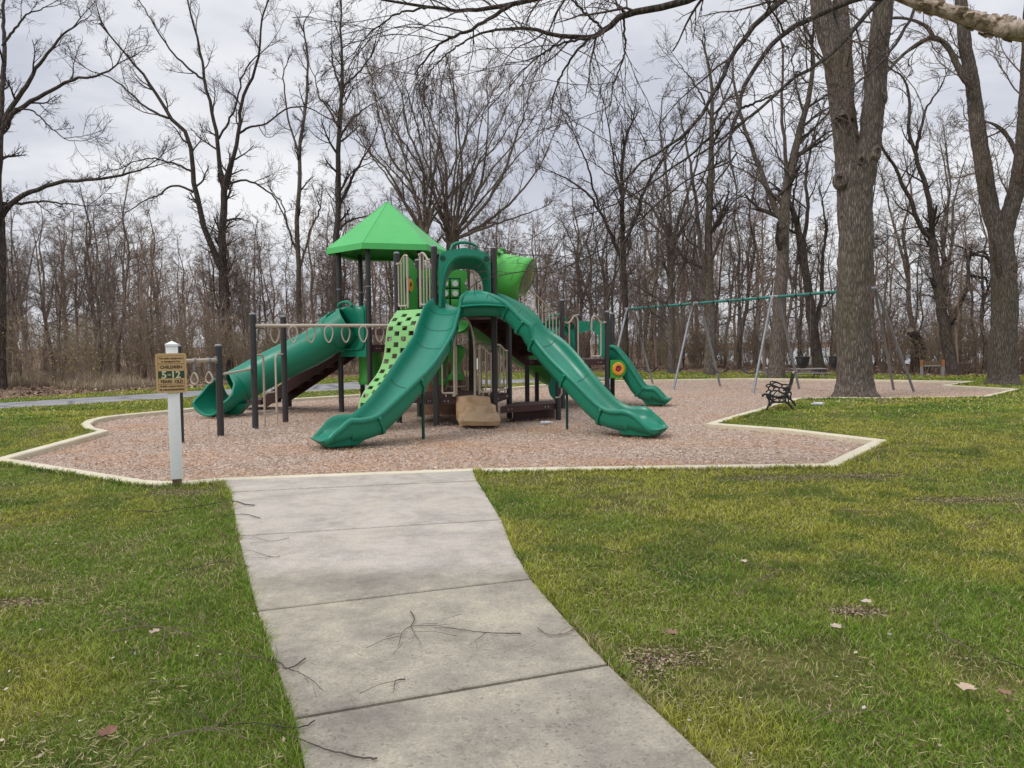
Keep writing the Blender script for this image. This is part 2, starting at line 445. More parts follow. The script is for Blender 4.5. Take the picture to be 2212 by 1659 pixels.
def bubble_mat():
    m, nt, b = new_mat('scuffed_clear_bubble')
    b.inputs['Base Color'].default_value = (.42, .46, .30, 1); b.inputs['Roughness'].default_value = .12
    b.inputs['Transmission Weight'].default_value = .85; b.inputs['IOR'].default_value = 1.12
    return m
M['bubble'] = bubble_mat()
def bottle_mat():
    m, nt, b = new_mat('crumpled_clear_plastic')
    b.inputs['Base Color'].default_value = (.85, .87, .9, 1); b.inputs['Roughness'].default_value = .15
    b.inputs['Transmission Weight'].default_value = .35; b.inputs['IOR'].default_value = 1.3
    return m
M['bottle'] = bottle_mat()

# ------------------------------------------------------------------ sky and sun
W = bpy.data.worlds.new('World'); SC.world = W; W.use_nodes = True
nt = W.node_tree; bg = nt.nodes['Background']
SUN_EL, SUN_AZ = radians(48), radians(236)      # compass bearing the light comes from (behind and left of the viewer)
sky = nt.nodes.new('ShaderNodeTexSky'); sky.sky_type = 'NISHITA'; sky.sun_disc = False
sky.sun_elevation = SUN_EL; sky.sun_rotation = SUN_AZ; sky.dust_density = 3; sky.ozone_density = 1.5
tc = nt.nodes.new('ShaderNodeTexCoord')
sepw = nt.nodes.new('ShaderNodeSeparateXYZ'); nt.links.new(tc.outputs['Generated'], sepw.inputs[0])
# project the view direction on a flat cloud deck
zz = nt.nodes.new('ShaderNodeMath'); zz.operation = 'MAXIMUM'; nt.links.new(sepw.outputs['Z'], zz.inputs[0]); zz.inputs[1].default_value = .0
zz2 = nt.nodes.new('ShaderNodeMath'); zz2.operation = 'ADD'; nt.links.new(zz.outputs[0], zz2.inputs[0]); zz2.inputs[1].default_value = .22
dv = nt.nodes.new('ShaderNodeVectorMath'); dv.operation = 'DIVIDE'
cmb = nt.nodes.new('ShaderNodeCombineXYZ')
for i in range(3): nt.links.new(zz2.outputs[0], cmb.inputs[i])
nt.links.new(tc.outputs['Generated'], dv.inputs[0]); nt.links.new(cmb.outputs[0], dv.inputs[1])
c1 = noise_tex(nt, dv.outputs[0], 1.15, 7, .52, .35)
c2 = noise_tex(nt, dv.outputs[0], .42, 3, .5, .2)
cl = ramp(nt, c1, [(.36, (.46, .485, .60)), (.48, (.60, .62, .705)), (.57, (.84, .845, .885)), (.68, (1.02, 1.02, 1.02))])
cl = mixc(nt, ramp(nt, c2, [(.35, (0, 0, 0)), (.65, (.4, .4, .4))]), cl, (.66, .68, .745))
hz = ramp(nt, sepw.outputs['Z'], [(.0, (1, 1, 1)), (.32, (0, 0, 0))])
cl = mixc(nt, hz, cl, mixc(nt, .6, cl, (.86, .865, .89)))
sk = nt.nodes.new('ShaderNodeVectorMath'); sk.operation = 'SCALE'; sk.inputs['Scale'].default_value = .1
nt.links.new(sky.outputs[0], sk.inputs[0])
fin = mixc(nt, .9, sk.outputs[0], cl)
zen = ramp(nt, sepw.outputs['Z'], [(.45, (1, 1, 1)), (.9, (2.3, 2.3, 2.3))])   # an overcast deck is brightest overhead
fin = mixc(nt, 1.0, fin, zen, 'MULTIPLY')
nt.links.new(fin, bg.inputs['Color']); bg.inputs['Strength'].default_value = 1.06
sun = bpy.data.lights.new('sun', 'SUN'); sun.energy = 1.5; sun.angle = radians(18); sun.color = (1, .97, .92)
so = bpy.data.objects.new('sun', sun); COL.objects.link(so)
sd = Vector((sin(SUN_AZ) * cos(SUN_EL), cos(SUN_AZ) * cos(SUN_EL), sin(SUN_EL)))
so.rotation_euler = (-sd).to_track_quat('-Z', 'Y').to_euler(); so.location = sd * 60
SC.view_settings.view_transform = 'Standard'; SC.view_settings.look = 'None'; SC.view_settings.exposure = 0
SC.render.engine = 'CYCLES'
SC.cycles.max_bounces = 5; SC.cycles.diffuse_bounces = 3; SC.cycles.transparent_max_bounces = 6
SC.cycles.use_denoising = True
try: SC.cycles.denoising_prefilter = 'ACCURATE'
except Exception: pass

# ------------------------------------------------------------------ value noise in numpy
_tab = RNG.random((256, 256))
def vnoise(x, y, s):
    x = np.asarray(x) / s; y = np.asarray(y) / s
    xi = np.floor(x).astype(int); yi = np.floor(y).astype(int); fx = x - xi; fy = y - yi
    fx = fx * fx * (3 - 2 * fx); fy = fy * fy * (3 - 2 * fy)
    t = lambda a, b: _tab[a % 256, b % 256]
    return (t(xi, yi) * (1 - fx) + t(xi + 1, yi) * fx) * (1 - fy) + (t(xi, yi + 1) * (1 - fx) + t(xi + 1, yi + 1) * fx) * fy
def inpoly(x, y, poly):
    P = np.array([(p[0], p[1]) for p in poly]); r = np.zeros(len(x), bool); j = len(P) - 1
    for i in range(len(P)):
        xi, yi = P[i]; xj, yj = P[j]
        c = ((yi > y) != (yj > y)) & (x < (xj - xi) * (y - yi) / (yj - yi + 1e-12) + xi)
        r ^= c; j = i
    return r
# ================================================================== GROUND
ZL = 0.05      # lawn level; wood chips lie at 0, kerb and path tops at 0.08
KPX = [(-2, 991), (150, 1015), (300, 1039), (350, 1042), (400, 1041), (483, 1034), (1022, 1014), (1400, 1008), (1795, 1003), (1903, 950), (1700, 926), (1537, 914),
       (1590, 898), (1640, 884), (1690, 869), (1724, 860), (1813, 858), (1888, 858.7), (2128, 855.5), (2198, 840), (2043, 831.4), (2101, 823.3), (1813, 819), (1620, 817), (1360, 821),
       (1250, 825), (1184, 829.7), (1108, 836), (1020, 841), (918, 846), (771, 852), (648, 859.6), (426, 880), (368, 886), (310, 891), (249, 897), (220, 901), (196, 907), (184, 915), (194, 924), (222, 930), (120, 958)]
KW = [G(x, y, .08) for x, y in KPX]
KP = [(p.x, p.y) for p in KW]
def offset_poly(P, w):
    n = len(P); out = []
    for i in range(n):
        a, b, c = Vector(P[i - 1]), Vector(P[i]), Vector(P[(i + 1) % n])
        d1 = (b - a).normalized(); d2 = (c - b).normalized()
        n1 = Vector((d1.y, -d1.x)); n2 = Vector((d2.y, -d2.x)); m = (n1 + n2)
        m = m.normalized() if m.length > 1e-4 else n1
        out.append(b + m * (w / max(.35, m.dot(n1))))
    return out
ka = offset_poly(KP, .085); kb = offset_poly(KP, -.085)
rings = [[(p.x, p.y, -.12) for p in ka], [(p.x, p.y, .066) for p in ka]]
ka2 = offset_poly(KP, .072); kb2 = offset_poly(KP, -.072)
rings += [[(p.x, p.y, .08) for p in ka2], [(p.x, p.y, .08) for p in kb2], [(p.x, p.y, .066) for p in kb], [(p.x, p.y, -.12) for p in kb]]
struct(MB().loft(rings, caps=False).build('kerb', M['kerb'], smooth=False))

def flat_poly(name, pts, z, mat):
    n = len(pts); P2 = [Vector((p[0], p[1])) for p in pts]
    vv, _, ff, _, _, _ = delaunay_2d_cdt(P2, [(i, (i + 1) % n) for i in range(n)], [], 1, 1e-6)
    keep = []
    for f in ff:
        c = sum((vv[i] for i in f), Vector((0, 0))) / len(f)
        if inpoly(np.array([c.x]), np.array([c.y]), pts)[0]:
            a = (vv[f[1]] - vv[f[0]]).cross(vv[f[2]] - vv[f[0]]); keep.append(f if a > 0 else f[::-1])
    me = bpy.data.meshes.new(name); me.from_pydata([(v.x, v.y, z) for v in vv], [], [tuple(f) for f in keep]); me.materials.append(mat)
    o = bpy.data.objects.new(name, me); COL.objects.link(o); return struct(o)
flat_poly('wood_chip_surface', KP, 0.0, M['mulch'])
# lawn sheet with the play area cut out
B = 900
outer = [Vector((-B, -B)), Vector((B, -B)), Vector((B, B)), Vector((-B, B))]
vin = outer + [Vector(p) for p in KP]; nk = len(KP)
ed = [(i, (i + 1) % 4) for i in range(4)] + [(4 + i, 4 + (i + 1) % nk) for i in range(nk)]
vo_, _, fo_, _, _, _ = delaunay_2d_cdt(vin, ed, [], 0, 1e-5)
fs = []
for f in fo_:
    c = sum((vo_[i] for i in f), Vector((0, 0))) / len(f)
    if not inpoly(np.array([c.x]), np.array([c.y]), KP)[0]: fs.append(f)
mb = MB(); mb.add([(v.x, v.y, ZL) for v in vo_], fs)
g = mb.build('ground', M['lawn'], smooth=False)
if g.data.polygons[0].normal.z < 0: g.data.flip_normals()
struct(g)
# concrete path in slabs
ST = [((483, 1037), (1022, 1017), 0), ((499, 1062), (1031, 1038), .045), ((515, 1157), (1083, 1122), .032), ((536, 1240), (1108, 1185), 0), ((557, 1319), (1146, 1250), .024),
      ((592, 1417), (1225, 1340), 0), ((637, 1550), (1313, 1434), .028), ((660, 1659), (1430, 1545), 0), ((705, 1900), (1690, 1790), .012), ((800, 2500), (2350, 2350), 0)]
SW = [(G(*a, .08), G(*b, .08), j) for a, b, j in ST]
PATHPOLY = [(a.x, a.y) for a, b, j in SW] + [(b.x, b.y) for a, b, j in SW[::-1]]
mb = MB(); cur = [0]
for i in range(1, len(SW)):
    cur.append(i)
    if SW[i][2] or i == len(SW) - 1:
        L = [SW[k][0].copy() for k in cur]; Rr = [SW[k][1].copy() for k in cur]
        for lst in (L, Rr):
            g0, g1 = SW[cur[0]][2] / 2, SW[cur[-1]][2] / 2
            d = (lst[1] - lst[0]).normalized(); lst[0] += d * g0
            d = (lst[-2] - lst[-1]).normalized(); lst[-1] += d * g1
        poly = [(p.x, p.y) for p in L] + [(p.x, p.y) for p in Rr[::-1]]
        ins = [(p.x, p.y) for p in offset_poly(poly, -.006)]
        if abs(sum(ins[k][0] * ins[(k + 1) % len(ins)][1] - ins[(k + 1) % len(ins)][0] * ins[k][1] for k in range(len(ins)))) > abs(sum(poly[k][0] * poly[(k + 1) % len(poly)][1] - poly[(k + 1) % len(poly)][0] * poly[k][1] for k in range(len(poly)))):
            ins = [(p.x, p.y) for p in offset_poly(poly, .006)]
        mb.loft([[(x, y, -.05) for x, y in poly], [(x, y, .074) for x, y in poly], [(x, y, .08) for x, y in ins]])
        cur = [i]
struct(mb.build('path', M['conc'], smooth=False))
# worn soil lip beside the slabs
near_ = [(-150, 893), (0, 883), (166, 873.5), (277, 866.5), (368, 861), (426, 857), (663, 847), (771, 841), (940, 835), (1003, 831), (1184, 826), (1320, 819)]
far_ = [(-150, 880), (0, 871), (166, 861), (277, 854.5), (423, 845), (687, 831), (771, 825), (940, 822), (1003, 821), (1184, 819.5), (1320, 814)]
AP = [G(x, y, ZL) for x, y in near_] + [G(x, y, ZL) for x, y in far_[::-1]]
ASPH = [(p.x, p.y) for p in AP]
flat_poly('asphalt_path', ASPH, ZL + .008, M['asph'])
FE = [(-900, 905), (-300, 880), (0, 863), (160, 852), (300, 843), (430, 836), (600, 823), (760, 813), (900, 807), (1080, 803), (1180, 801), (1360, 801), (1600, 803), (1800, 805), (1900, 809), (2040, 813), (2140, 811), (2300, 812), (2900, 812)]
fe = []
for i in range(len(FE) - 1):
    for k in range(8):
        t = k / 8; x = FE[i][0] * (1 - t) + FE[i + 1][0] * t; y = FE[i][1] * (1 - t) + FE[i + 1][1] * t
        p = G(x, y, ZL); j = .35 * sin(i * 3.1 + k * 1.7) + .25 * sin(k * 5.1 + i); fe.append((p.x, p.y + j))
flat_poly('forest_floor', fe + [(850, 850), (-850, 850)], ZL + .004, M['litter'])
FEP = fe
flat_poly('river', [(15, 46), (60, 42), (160, 60), (200, 140), (60, 150), (20, 100)], ZL + .03, M['water'])
# bare ring of soil round the sign post and a scuffed patch beside the path
def blob(cx, cy, rx, ry, seed, n=26):
    return [(cx + rx * cos(2 * pi * k / n) * (1 + .25 * noise.noise((cos(2 * pi * k / n) * 1.3, sin(2 * pi * k / n) * 1.3, seed))), cy + ry * sin(2 * pi * k / n) * (1 + .25 * noise.noise((cos(2 * pi * k / n) * 1.3 + 5, sin(2 * pi * k / n) * 1.3, seed)))) for k in range(n)]
PATCH = []
for i, (x, y, rx, ry) in enumerate([(395, 1066, .34, .2), (1360, 1450, .16, .14), (1430, 1425, .20, .12), (1660, 1035, .6, .2), (2090, 1082, .5, .16), (1850, 1030, .6, .18), (25, 1306, .2, .08), (1850, 1325, .16, .08)]):
    p = G(x, y, ZL); PATCH.append((p.x, p.y, rx, ry))

# ================================================================== PLAY STRUCTURE
PS = empty('play_structure', (-1.1, 14.8, 0), 0, 'large green and grey climbing playground with slides, peaked green roof and overhead loops', 'playground')
PSO = (-1.1, 14.8, 0)
A0 = radians(16)
def vec(a, r=1.0): return Vector((cos(a) * r, sin(a) * r, 0))
def hexa(first, side=1.1):
    """six corners walking round from `first` along heading -44, 16, 76 ... degrees"""
    P = [Vector((*first, 0))]
    for k in range(5): P.append(P[-1] + vec(A0 + radians(-60 + 60 * k), side))
    return P
V = hexa((-2.17, 14.48))           # upper deck: V0 left, V1 front left, V2 front right, V3, V4, V5
Rf = hexa((-3.82, 16.93))          # roofed deck: L, FL, FR, R, BR, BL
Wd = hexa((0.36, 18.02))           # low right deck: left, front left, front right, right, back right, back left
def post(p, top, r=.056, bottom=-.15, name='post'):
    o = MB().tube([(p[0], p[1], bottom), (p[0], p[1], top)], r, 16).build(name, M['post'], PS)
    MB().lathe([(r + .003, top - .004), (r + .003, top + .012), (r * .8, top + .026), (r * .35, top + .034), (0.002, top + .035)], (p[0], p[1], 0), 16).build('post_cap', M['cap'], o)
    # bolted collar
    return o
for p, t in zip(V, (3.22, 3.24, 3.24, 3.18, 3.18, 3.2)): post(p, t)
for p in Rf:
    o = MB().tube([(p.x, p.y, -.15), (p.x, p.y, 3.62)], .056, 16).build('post', M['post'], PS)
    MB().lathe([(.058, 2.72), (.0605, 2.722), (.0605, 2.745), (.058, 2.747)], (p.x, p.y, 0), 16).build('collar', M['galv'], o)
for p, t in zip(Wd, (2.1, 2.46, 2.2, 2.2, 2.2, 2.2)): post(p, t)
PA, PB, PC, PD = [Vector((*G(x, y).xy, 0)) for x, y in ((390, 957), (477, 942), (552, 926), (617, 912))]
post(PA, 1.50); post(PB, 1.50); post(PC, 2.06); post(PD, 2.05)
Q1 = Vector((.90, 14.75, 0)); post(Q1, 1.05)
Q2 = Vector((-4.35, 19.2, 0)); post(Q2, 1.7)
Q3 = Vector((-5.45, 18.5, 0)); post(Q3, .32)

def inset(P, d):
    c = sum(P, Vector((0, 0, 0))) / len(P)
    return [c + (p - c) * (1 - d) for p in P]
def deckplate(P, z, th=.13, name='deck'):
    poly = [(p.x, p.y) for p in inset(P, .0)]
    o = MB().prism(poly, z - th, z).build(name, M['deck'], PS, smooth=False)
    bb = MB()
    for i in range(len(P)):
        a, b = P[i], P[(i + 1) % len(P)]; n = Vector(((b - a).y, -(b - a).x, 0)).normalized()
        for t in (.14, .2, .8, .86):
            c = a.lerp(b, t) + n * .0; bb.lathe([(.002, .0), (.012, .002), (.009, .009), (.002, .011)], (c.x, c.y, z - th / 2), 8, axis=n)
    bb.build('bolt', M['alu'], o)
    return o
deckplate(V, 2.13, .14)
deckplate(Rf, 1.5, .16)
deckplate(Wd, 1.12, .14)
deckplate(V, .52, .12)
# link deck between the two tall decks
lk = [V[5], V[0], Rf[1], Rf[2]]
deckplate([V[5] + Vector((.05, .06, 0)), V[0] + Vector((0, .05, 0)), Rf[1] + Vector((0.05, -.05, 0)), Rf[2] + Vector((.0, -.05, 0))], 1.82, .12)

# ---- roof
def roof():
    c = sum(Rf, Vector((0, 0, 0))) / 6; c.z = 0
    d = [(p - c).normalized() for p in Rf]
    Rr = 1.35
    eave = [c + v * Rr + Vector((0, 0, 3.62)) for v in d]; low = [c + v * (Rr + .012) + Vector((0, 0, 3.50)) for v in d]
    apex = c + Vector((0, 0, 4.70))
    mb = MB()
    for i in range(6):
        j = (i + 1) % 6
        mb.add([eave[i], eave[j], apex], [(0, 1, 2)])
        mb.add([low[i], low[j], eave[j], eave[i]], [(0, 1, 2, 3)])
    o = mb.build('roof', M['roof'], PS, smooth=False, sol=.012)
    # ridges where the panels meet, and the frame under them
    rb = MB()
    for i in range(6): rb.tube([eave[i] + Vector((0, 0, .004)), apex + Vector((0, 0, .004))], .011, 6)
    rb.lathe([(.035, 4.67), (.03, 4.705), (.004, 4.72)], c, 8)
    rb.build('ridge', M['roof'], o)
    fr = MB()
    for i in range(6):
        fr.tube([c + d[i] * (Rr - .05) + Vector((0, 0, 3.53)), c + d[(i + 1) % 6] * (Rr - .05) + Vector((0, 0, 3.53))], .028, 8)
        fr.tube([c + d[i] * 1.1 + Vector((0, 0, 3.6)), c + Vector((0, 0, 4.55))], .028, 8)
    fr.build('roof_frame', M['lime'], o)
roof()

# ---- double slide
def chute_profile(D, w):
    h = [(0, -D), (.10, -D + .006), (.19, -D + .035), (.245, -D * .66), (.272, -D * .38), (.29, -.035), (.302, .012), (.325, .034), (.352, .024), (.366, -.012), (.352, -.045), (.328, -.055), (.322, -D * .8), (.27, -D - .05), (.12, -D - .085), (0, -D - .09)]
    h = [(x * w / .366, y) for x, y in h]
    return h + [(-x, y) for x, y in h[-2:0:-1]]
def bed_line(D, w):
    h = [(-.286, -.05), (-.26, -D * .5), (-.245, -D * .66), (-.19, -D + .035), (-.10, -D + .006), (0, -D), (.10, -D + .006), (.19, -D + .035), (.245, -D * .66), (.26, -D * .5), (.286, -.05)]
    return [(x * w / .366, y) for x, y in h]
def frames(C):
    out = []
    for i in range(len(C)):
        a = Vector(C[max(0, i - 1)][:3]); b = Vector(C[min(len(C) - 1, i + 1)][:3]); t = (b - a).normalized()
        n = Vector((t.y, -t.x, 0)).normalized(); up = n.cross(t).normalized()
        if up.z < 0: up = -up
        out.append((Vector(C[i][:3]), n, up, t))
    return out
def chute(st, name, seams, pole=None, label=None, n=64):
    """st: (x, y, z of rim, wall depth, half width); last three stations are the run-out scoop"""
    C = catmull(st, n); F = frames(C); rings = []
    for (p, nn, up, t), c in zip(F, C):
        rings.append([p + nn * x + up * y for x, y in chute_profile(max(.02, c[3]), c[4])])
    o = MB().loft(rings).build(name, M['green'], PS, angle=50)
    if label: o['label'] = label
    m = len(st) - 1
    for s in seams:
        dk = MB(); fl = MB()
        i = round(s / m * (n - 1)); p, nn, up, t = F[i]; c = C[i]
        bl = bed_line(c[3], c[4])
        vs = []
        for x, y in bl:
            q = p + nn * x + up * (y + .0035); vs += [q - t * .006, q + t * .006]
        dk.add(vs, [(2 * k, 2 * k + 1, 2 * k + 3, 2 * k + 2) for k in range(len(bl) - 1)])
        pr = [(.366, -.012), (.375, -.05), (.352, -.08), (.35, -c[3] * .8), (.29, -c[3] - .075), (.12, -c[3] - .112), (0, -c[3] - .116)]
        pr = [(x * c[4] / .366, y) for x, y in pr]; pr = pr + [(-x, y) for x, y in pr[-2::-1]]
        inn = [(x * .93, y * .96 + .004) for x, y in pr]
        lo = pr + inn[::-1]
        fl.loft([[p + nn * x + up * y - t * .022 for x, y in lo], [p + nn * x + up * y + t * .022 for x, y in lo]])
        dk.build('seam_line', M['green_seam'], o, smooth=False); fl.build('joint_flange', M['green'], o)
    # skirt and leg under the run-out
    i = round((m - 2.5) / m * (n - 1)); p, nn, up, t = F[i]; c = C[i]
    th = Vector((t.x, t.y, 0)).normalized(); zb = p.z - c[3] - .03
    sk = MB()
    r0 = [(-.22, -.26), (.22, -.26), (.24, .20), (-.24, .20)]; r1 = [(-.26, -.36), (.26, -.36), (.27, .34), (-.27, .34)]
    def ringat(r, z): return [Vector((p.x, p.y, z)) + nn * x + th * y for x, y in r]
    sk.loft([ringat([(x * .8, y * .8) for x, y in r0], max(.035, zb - .13)), ringat(r0, max(.05, zb - .10)), ringat(r1, zb + .03)])
    sk.build('run_out_skirt', M['green'], o)
    MB().tube([(p.x, p.y, -.1), (p.x, p.y, zb)], .03, 10).build('leg', M['green_seam'], o)
    if pole:
        i = min(range(n), key=lambda k: (F[k][0].xy - Vector(pole)).length); p = F[i][0]
        MB().tube([(pole[0], pole[1], -.1), (pole[0], pole[1], p.z - .25)], .024, 10).build('support_pole', M['green_seam'], o)
    return o
SL = [(-1.00, 13.74, 2.43, .27, .33), (-1.09, 13.58, 2.37, .25, .35), (-1.20, 13.40, 2.19, .22, .36), (-1.27, 13.10, 1.90, .22, .36), (-1.35, 12.70, 1.59, .22, .36), (-1.65, 11.80, 1.035, .22, .36),
      (-2.15, 11.25, .475, .23, .36), (-2.48, 11.06, .415, .25, .37), (-2.635, 10.965, .29, .15, .38), (-2.755, 10.90, .16, .045, .37), (-2.80, 10.875, .115, .01, .26)]
SR = [(-.55, 13.86, 2.43, .27, .33), (-.27, 13.74, 2.37, .25, .35), (.075, 13.60, 2.18, .22, .36), (.36, 13.45, 1.90, .22, .36), (.63, 13.30, 1.58, .22, .36), (1.08, 12.75, 1.04, .22, .36),
      (1.615, 12.30, .475, .23, .36), (1.98, 12.02, .42, .25, .37), (2.15, 11.91, .295, .15, .38), (2.28, 11.83, .16, .045, .37), (2.33, 11.80, .115, .01, .26)]
gl = G(914.5, 948.5); gr = G(1225, 928)
sl = chute(SL, 'slide', [2, 3, 4, 5, 6.1], (gl.x, gl.y), 'left chute of the double slide, bending toward the pale climbing sheet')
sr = chute(SR, 'slide', [2, 3, 4, 5, 6.1], (gr.x, gr.y), 'right chute of the double slide, ending in a scoop at front right')
# saddle piece that joins the two chutes at the top
def rim_curve(st, side, k1, n=8):
    C = catmull(st, 64); F = frames(C); out = []
    m = len(st) - 1
    for j in range(n):
        i = round(j / (n - 1) * k1 / m * 63); p, nn, up, t = F[i]
        out.append(p + nn * side * .30 + up * -.01)
    return out
def pick(st, other):
    a, b = rim_curve(st, 1, 2.0), rim_curve(st, -1, 2.0)
    return a if (a[-1] - Vector(other)).length < (b[-1] - Vector(other)).length else b
ra, rb_ = pick(SL, SR[2][:3]), pick(SR, SL[2][:3])
grid = []
for a, b in zip(ra, rb_):
    grid.append([a.lerp(b, k / 8) + Vector((0, 0, .03 * sin(pi * k / 8))) for k in range(9)])
sd_ = MB().loft(grid, closed_ring=False, caps=False)
low = [p + Vector((0, 0, -.02)) + Vector((.03, -.05, 0)) for p in grid[-1]]
low2 = [p + Vector((-.02, .10, -.05)) for p in grid[-1]]; low3 = [p + Vector((-.03, .12, -.20)) for p in grid[-1]]
sd_.loft([grid[-1], low, low2, low3], closed_ring=False, caps=False)
sd_.build('slide_saddle', M['green'], PS, sol=.03)

# ---- arched hood over the double slide (face V1-V2)
def face(a, b):
    u = (b - a).normalized(); n = Vector((u.y, -u.x, 0))
    L = (b - a).length
    return lambda x, z, w=0.0: a + u * (L / 2 + x) + n * w + Vector((0, 0, z))
FV = face(V[1], V[2])
def arch_ring(F, hw, z0, za, w, p=.62, n=40, lean=0.0):
    out = []
    for k in range(n + 1):
        a = pi * k / n; c, s = cos(a), sin(a)
        z = z0 + (za - z0) * abs(s) ** p
        out.append(F(hw * (1 if c > 0 else -1) * abs(c) ** p, z, w + lean * (z - z0)))
    return out
def rect_ring(F, hw, z0, zt, w, bump=.10, bw=.26, n=40, p=.2):
    out = []
    for k in range(n + 1):
        a = pi * k / n; c, s = cos(a), sin(a)
        x = hw * (1 if c > 0 else -1) * abs(c) ** p
        z = z0 + (zt - z0) * abs(s) ** p
        z += bump * math.exp(-(x / bw) ** 4) if abs(s) > .5 else 0
        out.append(F(x, z, w))
    return out
def arch_hood(F, z0, zt, opening, lip, mat, name='arch_hood', depth=.36, loop=True, bump=.07):
    rings = [rect_ring(F, .485, z0, zt, .0, bump), rect_ring(F, .485, z0, zt, .055, bump), arch_ring(F, opening[0] + .075, z0, opening[1] + .20, .07),
             arch_ring(F, lip[0] + .03, z0 + .02, lip[1], .05, lean=depth / (lip[1] - z0)), arch_ring(F, lip[0], z0 + .02, lip[1] - .035, .05, lean=depth / (lip[1] - z0) * .99),
             arch_ring(F, opening[0], z0, opening[1], .03), arch_ring(F, opening[0], z0, opening[1], .0)]
    o = MB().loft(rings, closed_ring=False, caps=False).build(name, mat, PS, angle=32)
    if loop:
        pts = [F(x, zt + bump - .03 + .125 * (1 - (x / .25) ** 2) ** .5 if abs(x) < .25 else zt + bump - .05, .03) for x in np.linspace(-.25, .25, 15)]
        MB().tube(pts, .03, 10).build('loop_handle', mat, o)
    wn = MB()
    for s in (-1, 1):
        wn.lathe([(.002, 0), (.052, .001), (.052, .012), (.002, .013)], F(s * .405, zt - .13, .056), 14, axis=F(0, 0, 1) - F(0, 0, 0))
    wn.build('eyelet', M['green_seam'] if mat == M['green'] else M['post'], o)
    return o
arch_hood(FV, 2.16, 3.17, (.365, 2.86), (.415, 3.06), M['green'], depth=.33)

# ---- guard rails
def guard(a, b, z0, z1, bars, hump='right', r=.019, name='guard_rail', foot=True, hang=.12):
    """tubular infill panel between a and b: upright bars, humped top, U bottom"""
    a, b = Vector(a), Vector(b)
    def P(t, z): return a.lerp(b, t) + Vector((0, 0, z))
    hi = (lambda t: t) if hump == 'right' else (lambda t: 1 - t)
    top = lambda t: z1 + hang * max(0.0, sin(pi * min(1, max(0, (hi(t) - .25) / 1.05)))) if hump in ('left', 'right') else z1
    mb = MB()
    ts = np.linspace(.02, .98, 15)
    mb.tube([P(t, top(t)) for t in ts], r, 8)
    end = .98 if hump != 'left' else .02
    mb.tube([P(end, top(end)), P(end, z0 + .02)], r, 8)
    bb = np.linspace(.08, .92, bars) if bars > 1 else [.5]
    for t in bb: mb.tube([P(t, top(t)), P(t, z0 + .06)], r * .72, 8)
    mb.tube([P(.06, z0 + .12), P(.09, z0 + .075), P(.16, z0 + .06), P(.84, z0 + .06), P(.91, z0 + .075), P(.94, z0 + .12)], r, 8)
    if foot:
        for t in (.3, .75): mb.tube([P(t, z0 + .06), P(t, z0)], r * .7, 6)
    mb.lathe([(.03, -.02), (.034, 0), (.03, .02)], P(.02, top(.02)), 10)
    return mb.build(name, M['beige'], PS)
def part_edge(a, b, t0, t1): return a.lerp(b, t0), a.lerp(b, t1)
n01 = Vector(((V[1] - V[0]).y, -(V[1] - V[0]).x, 0)).normalized()
a_, b_ = part_edge(V[0], V[1], .06, .34); guard(a_ + n01 * .03, b_ + n01 * .03, 2.16, 3.02, 4, 'right', hang=.14)
a_, b_ = part_edge(V[0], V[1], .66, .94); guard(a_ + n01 * .03, b_ + n01 * .03, 2.16, 3.02, 4, 'left', hang=.14)
a_, b_ = part_edge(V[3], V[4], .05, .95); guard(a_, b_, 2.16, 3.0, 9, 'none')
# rails and tall arch of the low front opening
nf = Vector(((V[2] - V[1]).y, -(V[2] - V[1]).x, 0)).normalized()
a_, b_ = part_edge(V[1], V[2], .08, .34); guard(a_ + nf * .04, b_ + nf * .04, .55, 1.36, 2, 'right')
a_, b_ = part_edge(V[1], V[2], .72, .95); guard(a_ + nf * .04, b_ + nf * .04, .55, 1.32, 3, 'left')
ar = []
for k in range(25):
    a = pi * k / 24; ar.append(FV(-.03 - .19 * cos(a) * (1 if abs(cos(a)) < .999 else 1), 1.25 + .72 * sin(a) ** .8, .06))
MB().tube([FV(-.22, .55, .06)] + ar + [FV(.16, .55, .06)], .02, 10).build('entry_arch', M['beige'], PS)
a_, b_ = part_edge(V[3], V[4], .06, .94); guard(a_, b_, .55, 1.38, 6, 'right')
a_, b_ = part_edge(V[4], V[5], .06, .5); guard(a_, b_, .55, 1.38, 3, 'right')
a_, b_ = part_edge(V[2], V[3], .06, .9); guard(a_, b_, .55, 1.36, 4, 'left')

# ---- green play panels of the upper deck
def panel(a, b, z0, z1, mat, w=.96, arch=.0, name='play_panel'):
    F = face(a, b); hw = (b - a).length / 2 - .07
    po = [(-hw, z0), (hw, z0), (hw, z0 + .5), (hw - .05, z0 + .58), (hw - .05, z1 - .25), (hw, z1 - .18), (hw, z1 - .05), (hw - .06, z1)]
    for k in range(9): x = (hw - .15) * cos(pi * k / 8); po.append((x, z1 + arch * sin(pi * k / 8)))
    po += [(-hw + .06, z1), (-hw, z1 - .05), (-hw, z1 - .18), (-hw + .05, z1 - .25), (-hw + .05, z0 + .58), (-hw, z0 + .5)]
    o = MB().prism(po, -.02, .03, lambda x, y, z: F(x, y, z)).build(name, mat, PS, smooth=False)
    return o, F
n50 = 1
pn, F5 = panel(V[5], V[0], 2.14, 3.05, M['lime'], arch=.16)
ins = lambda F: (lambda x, z, w: F(x, z, -w))
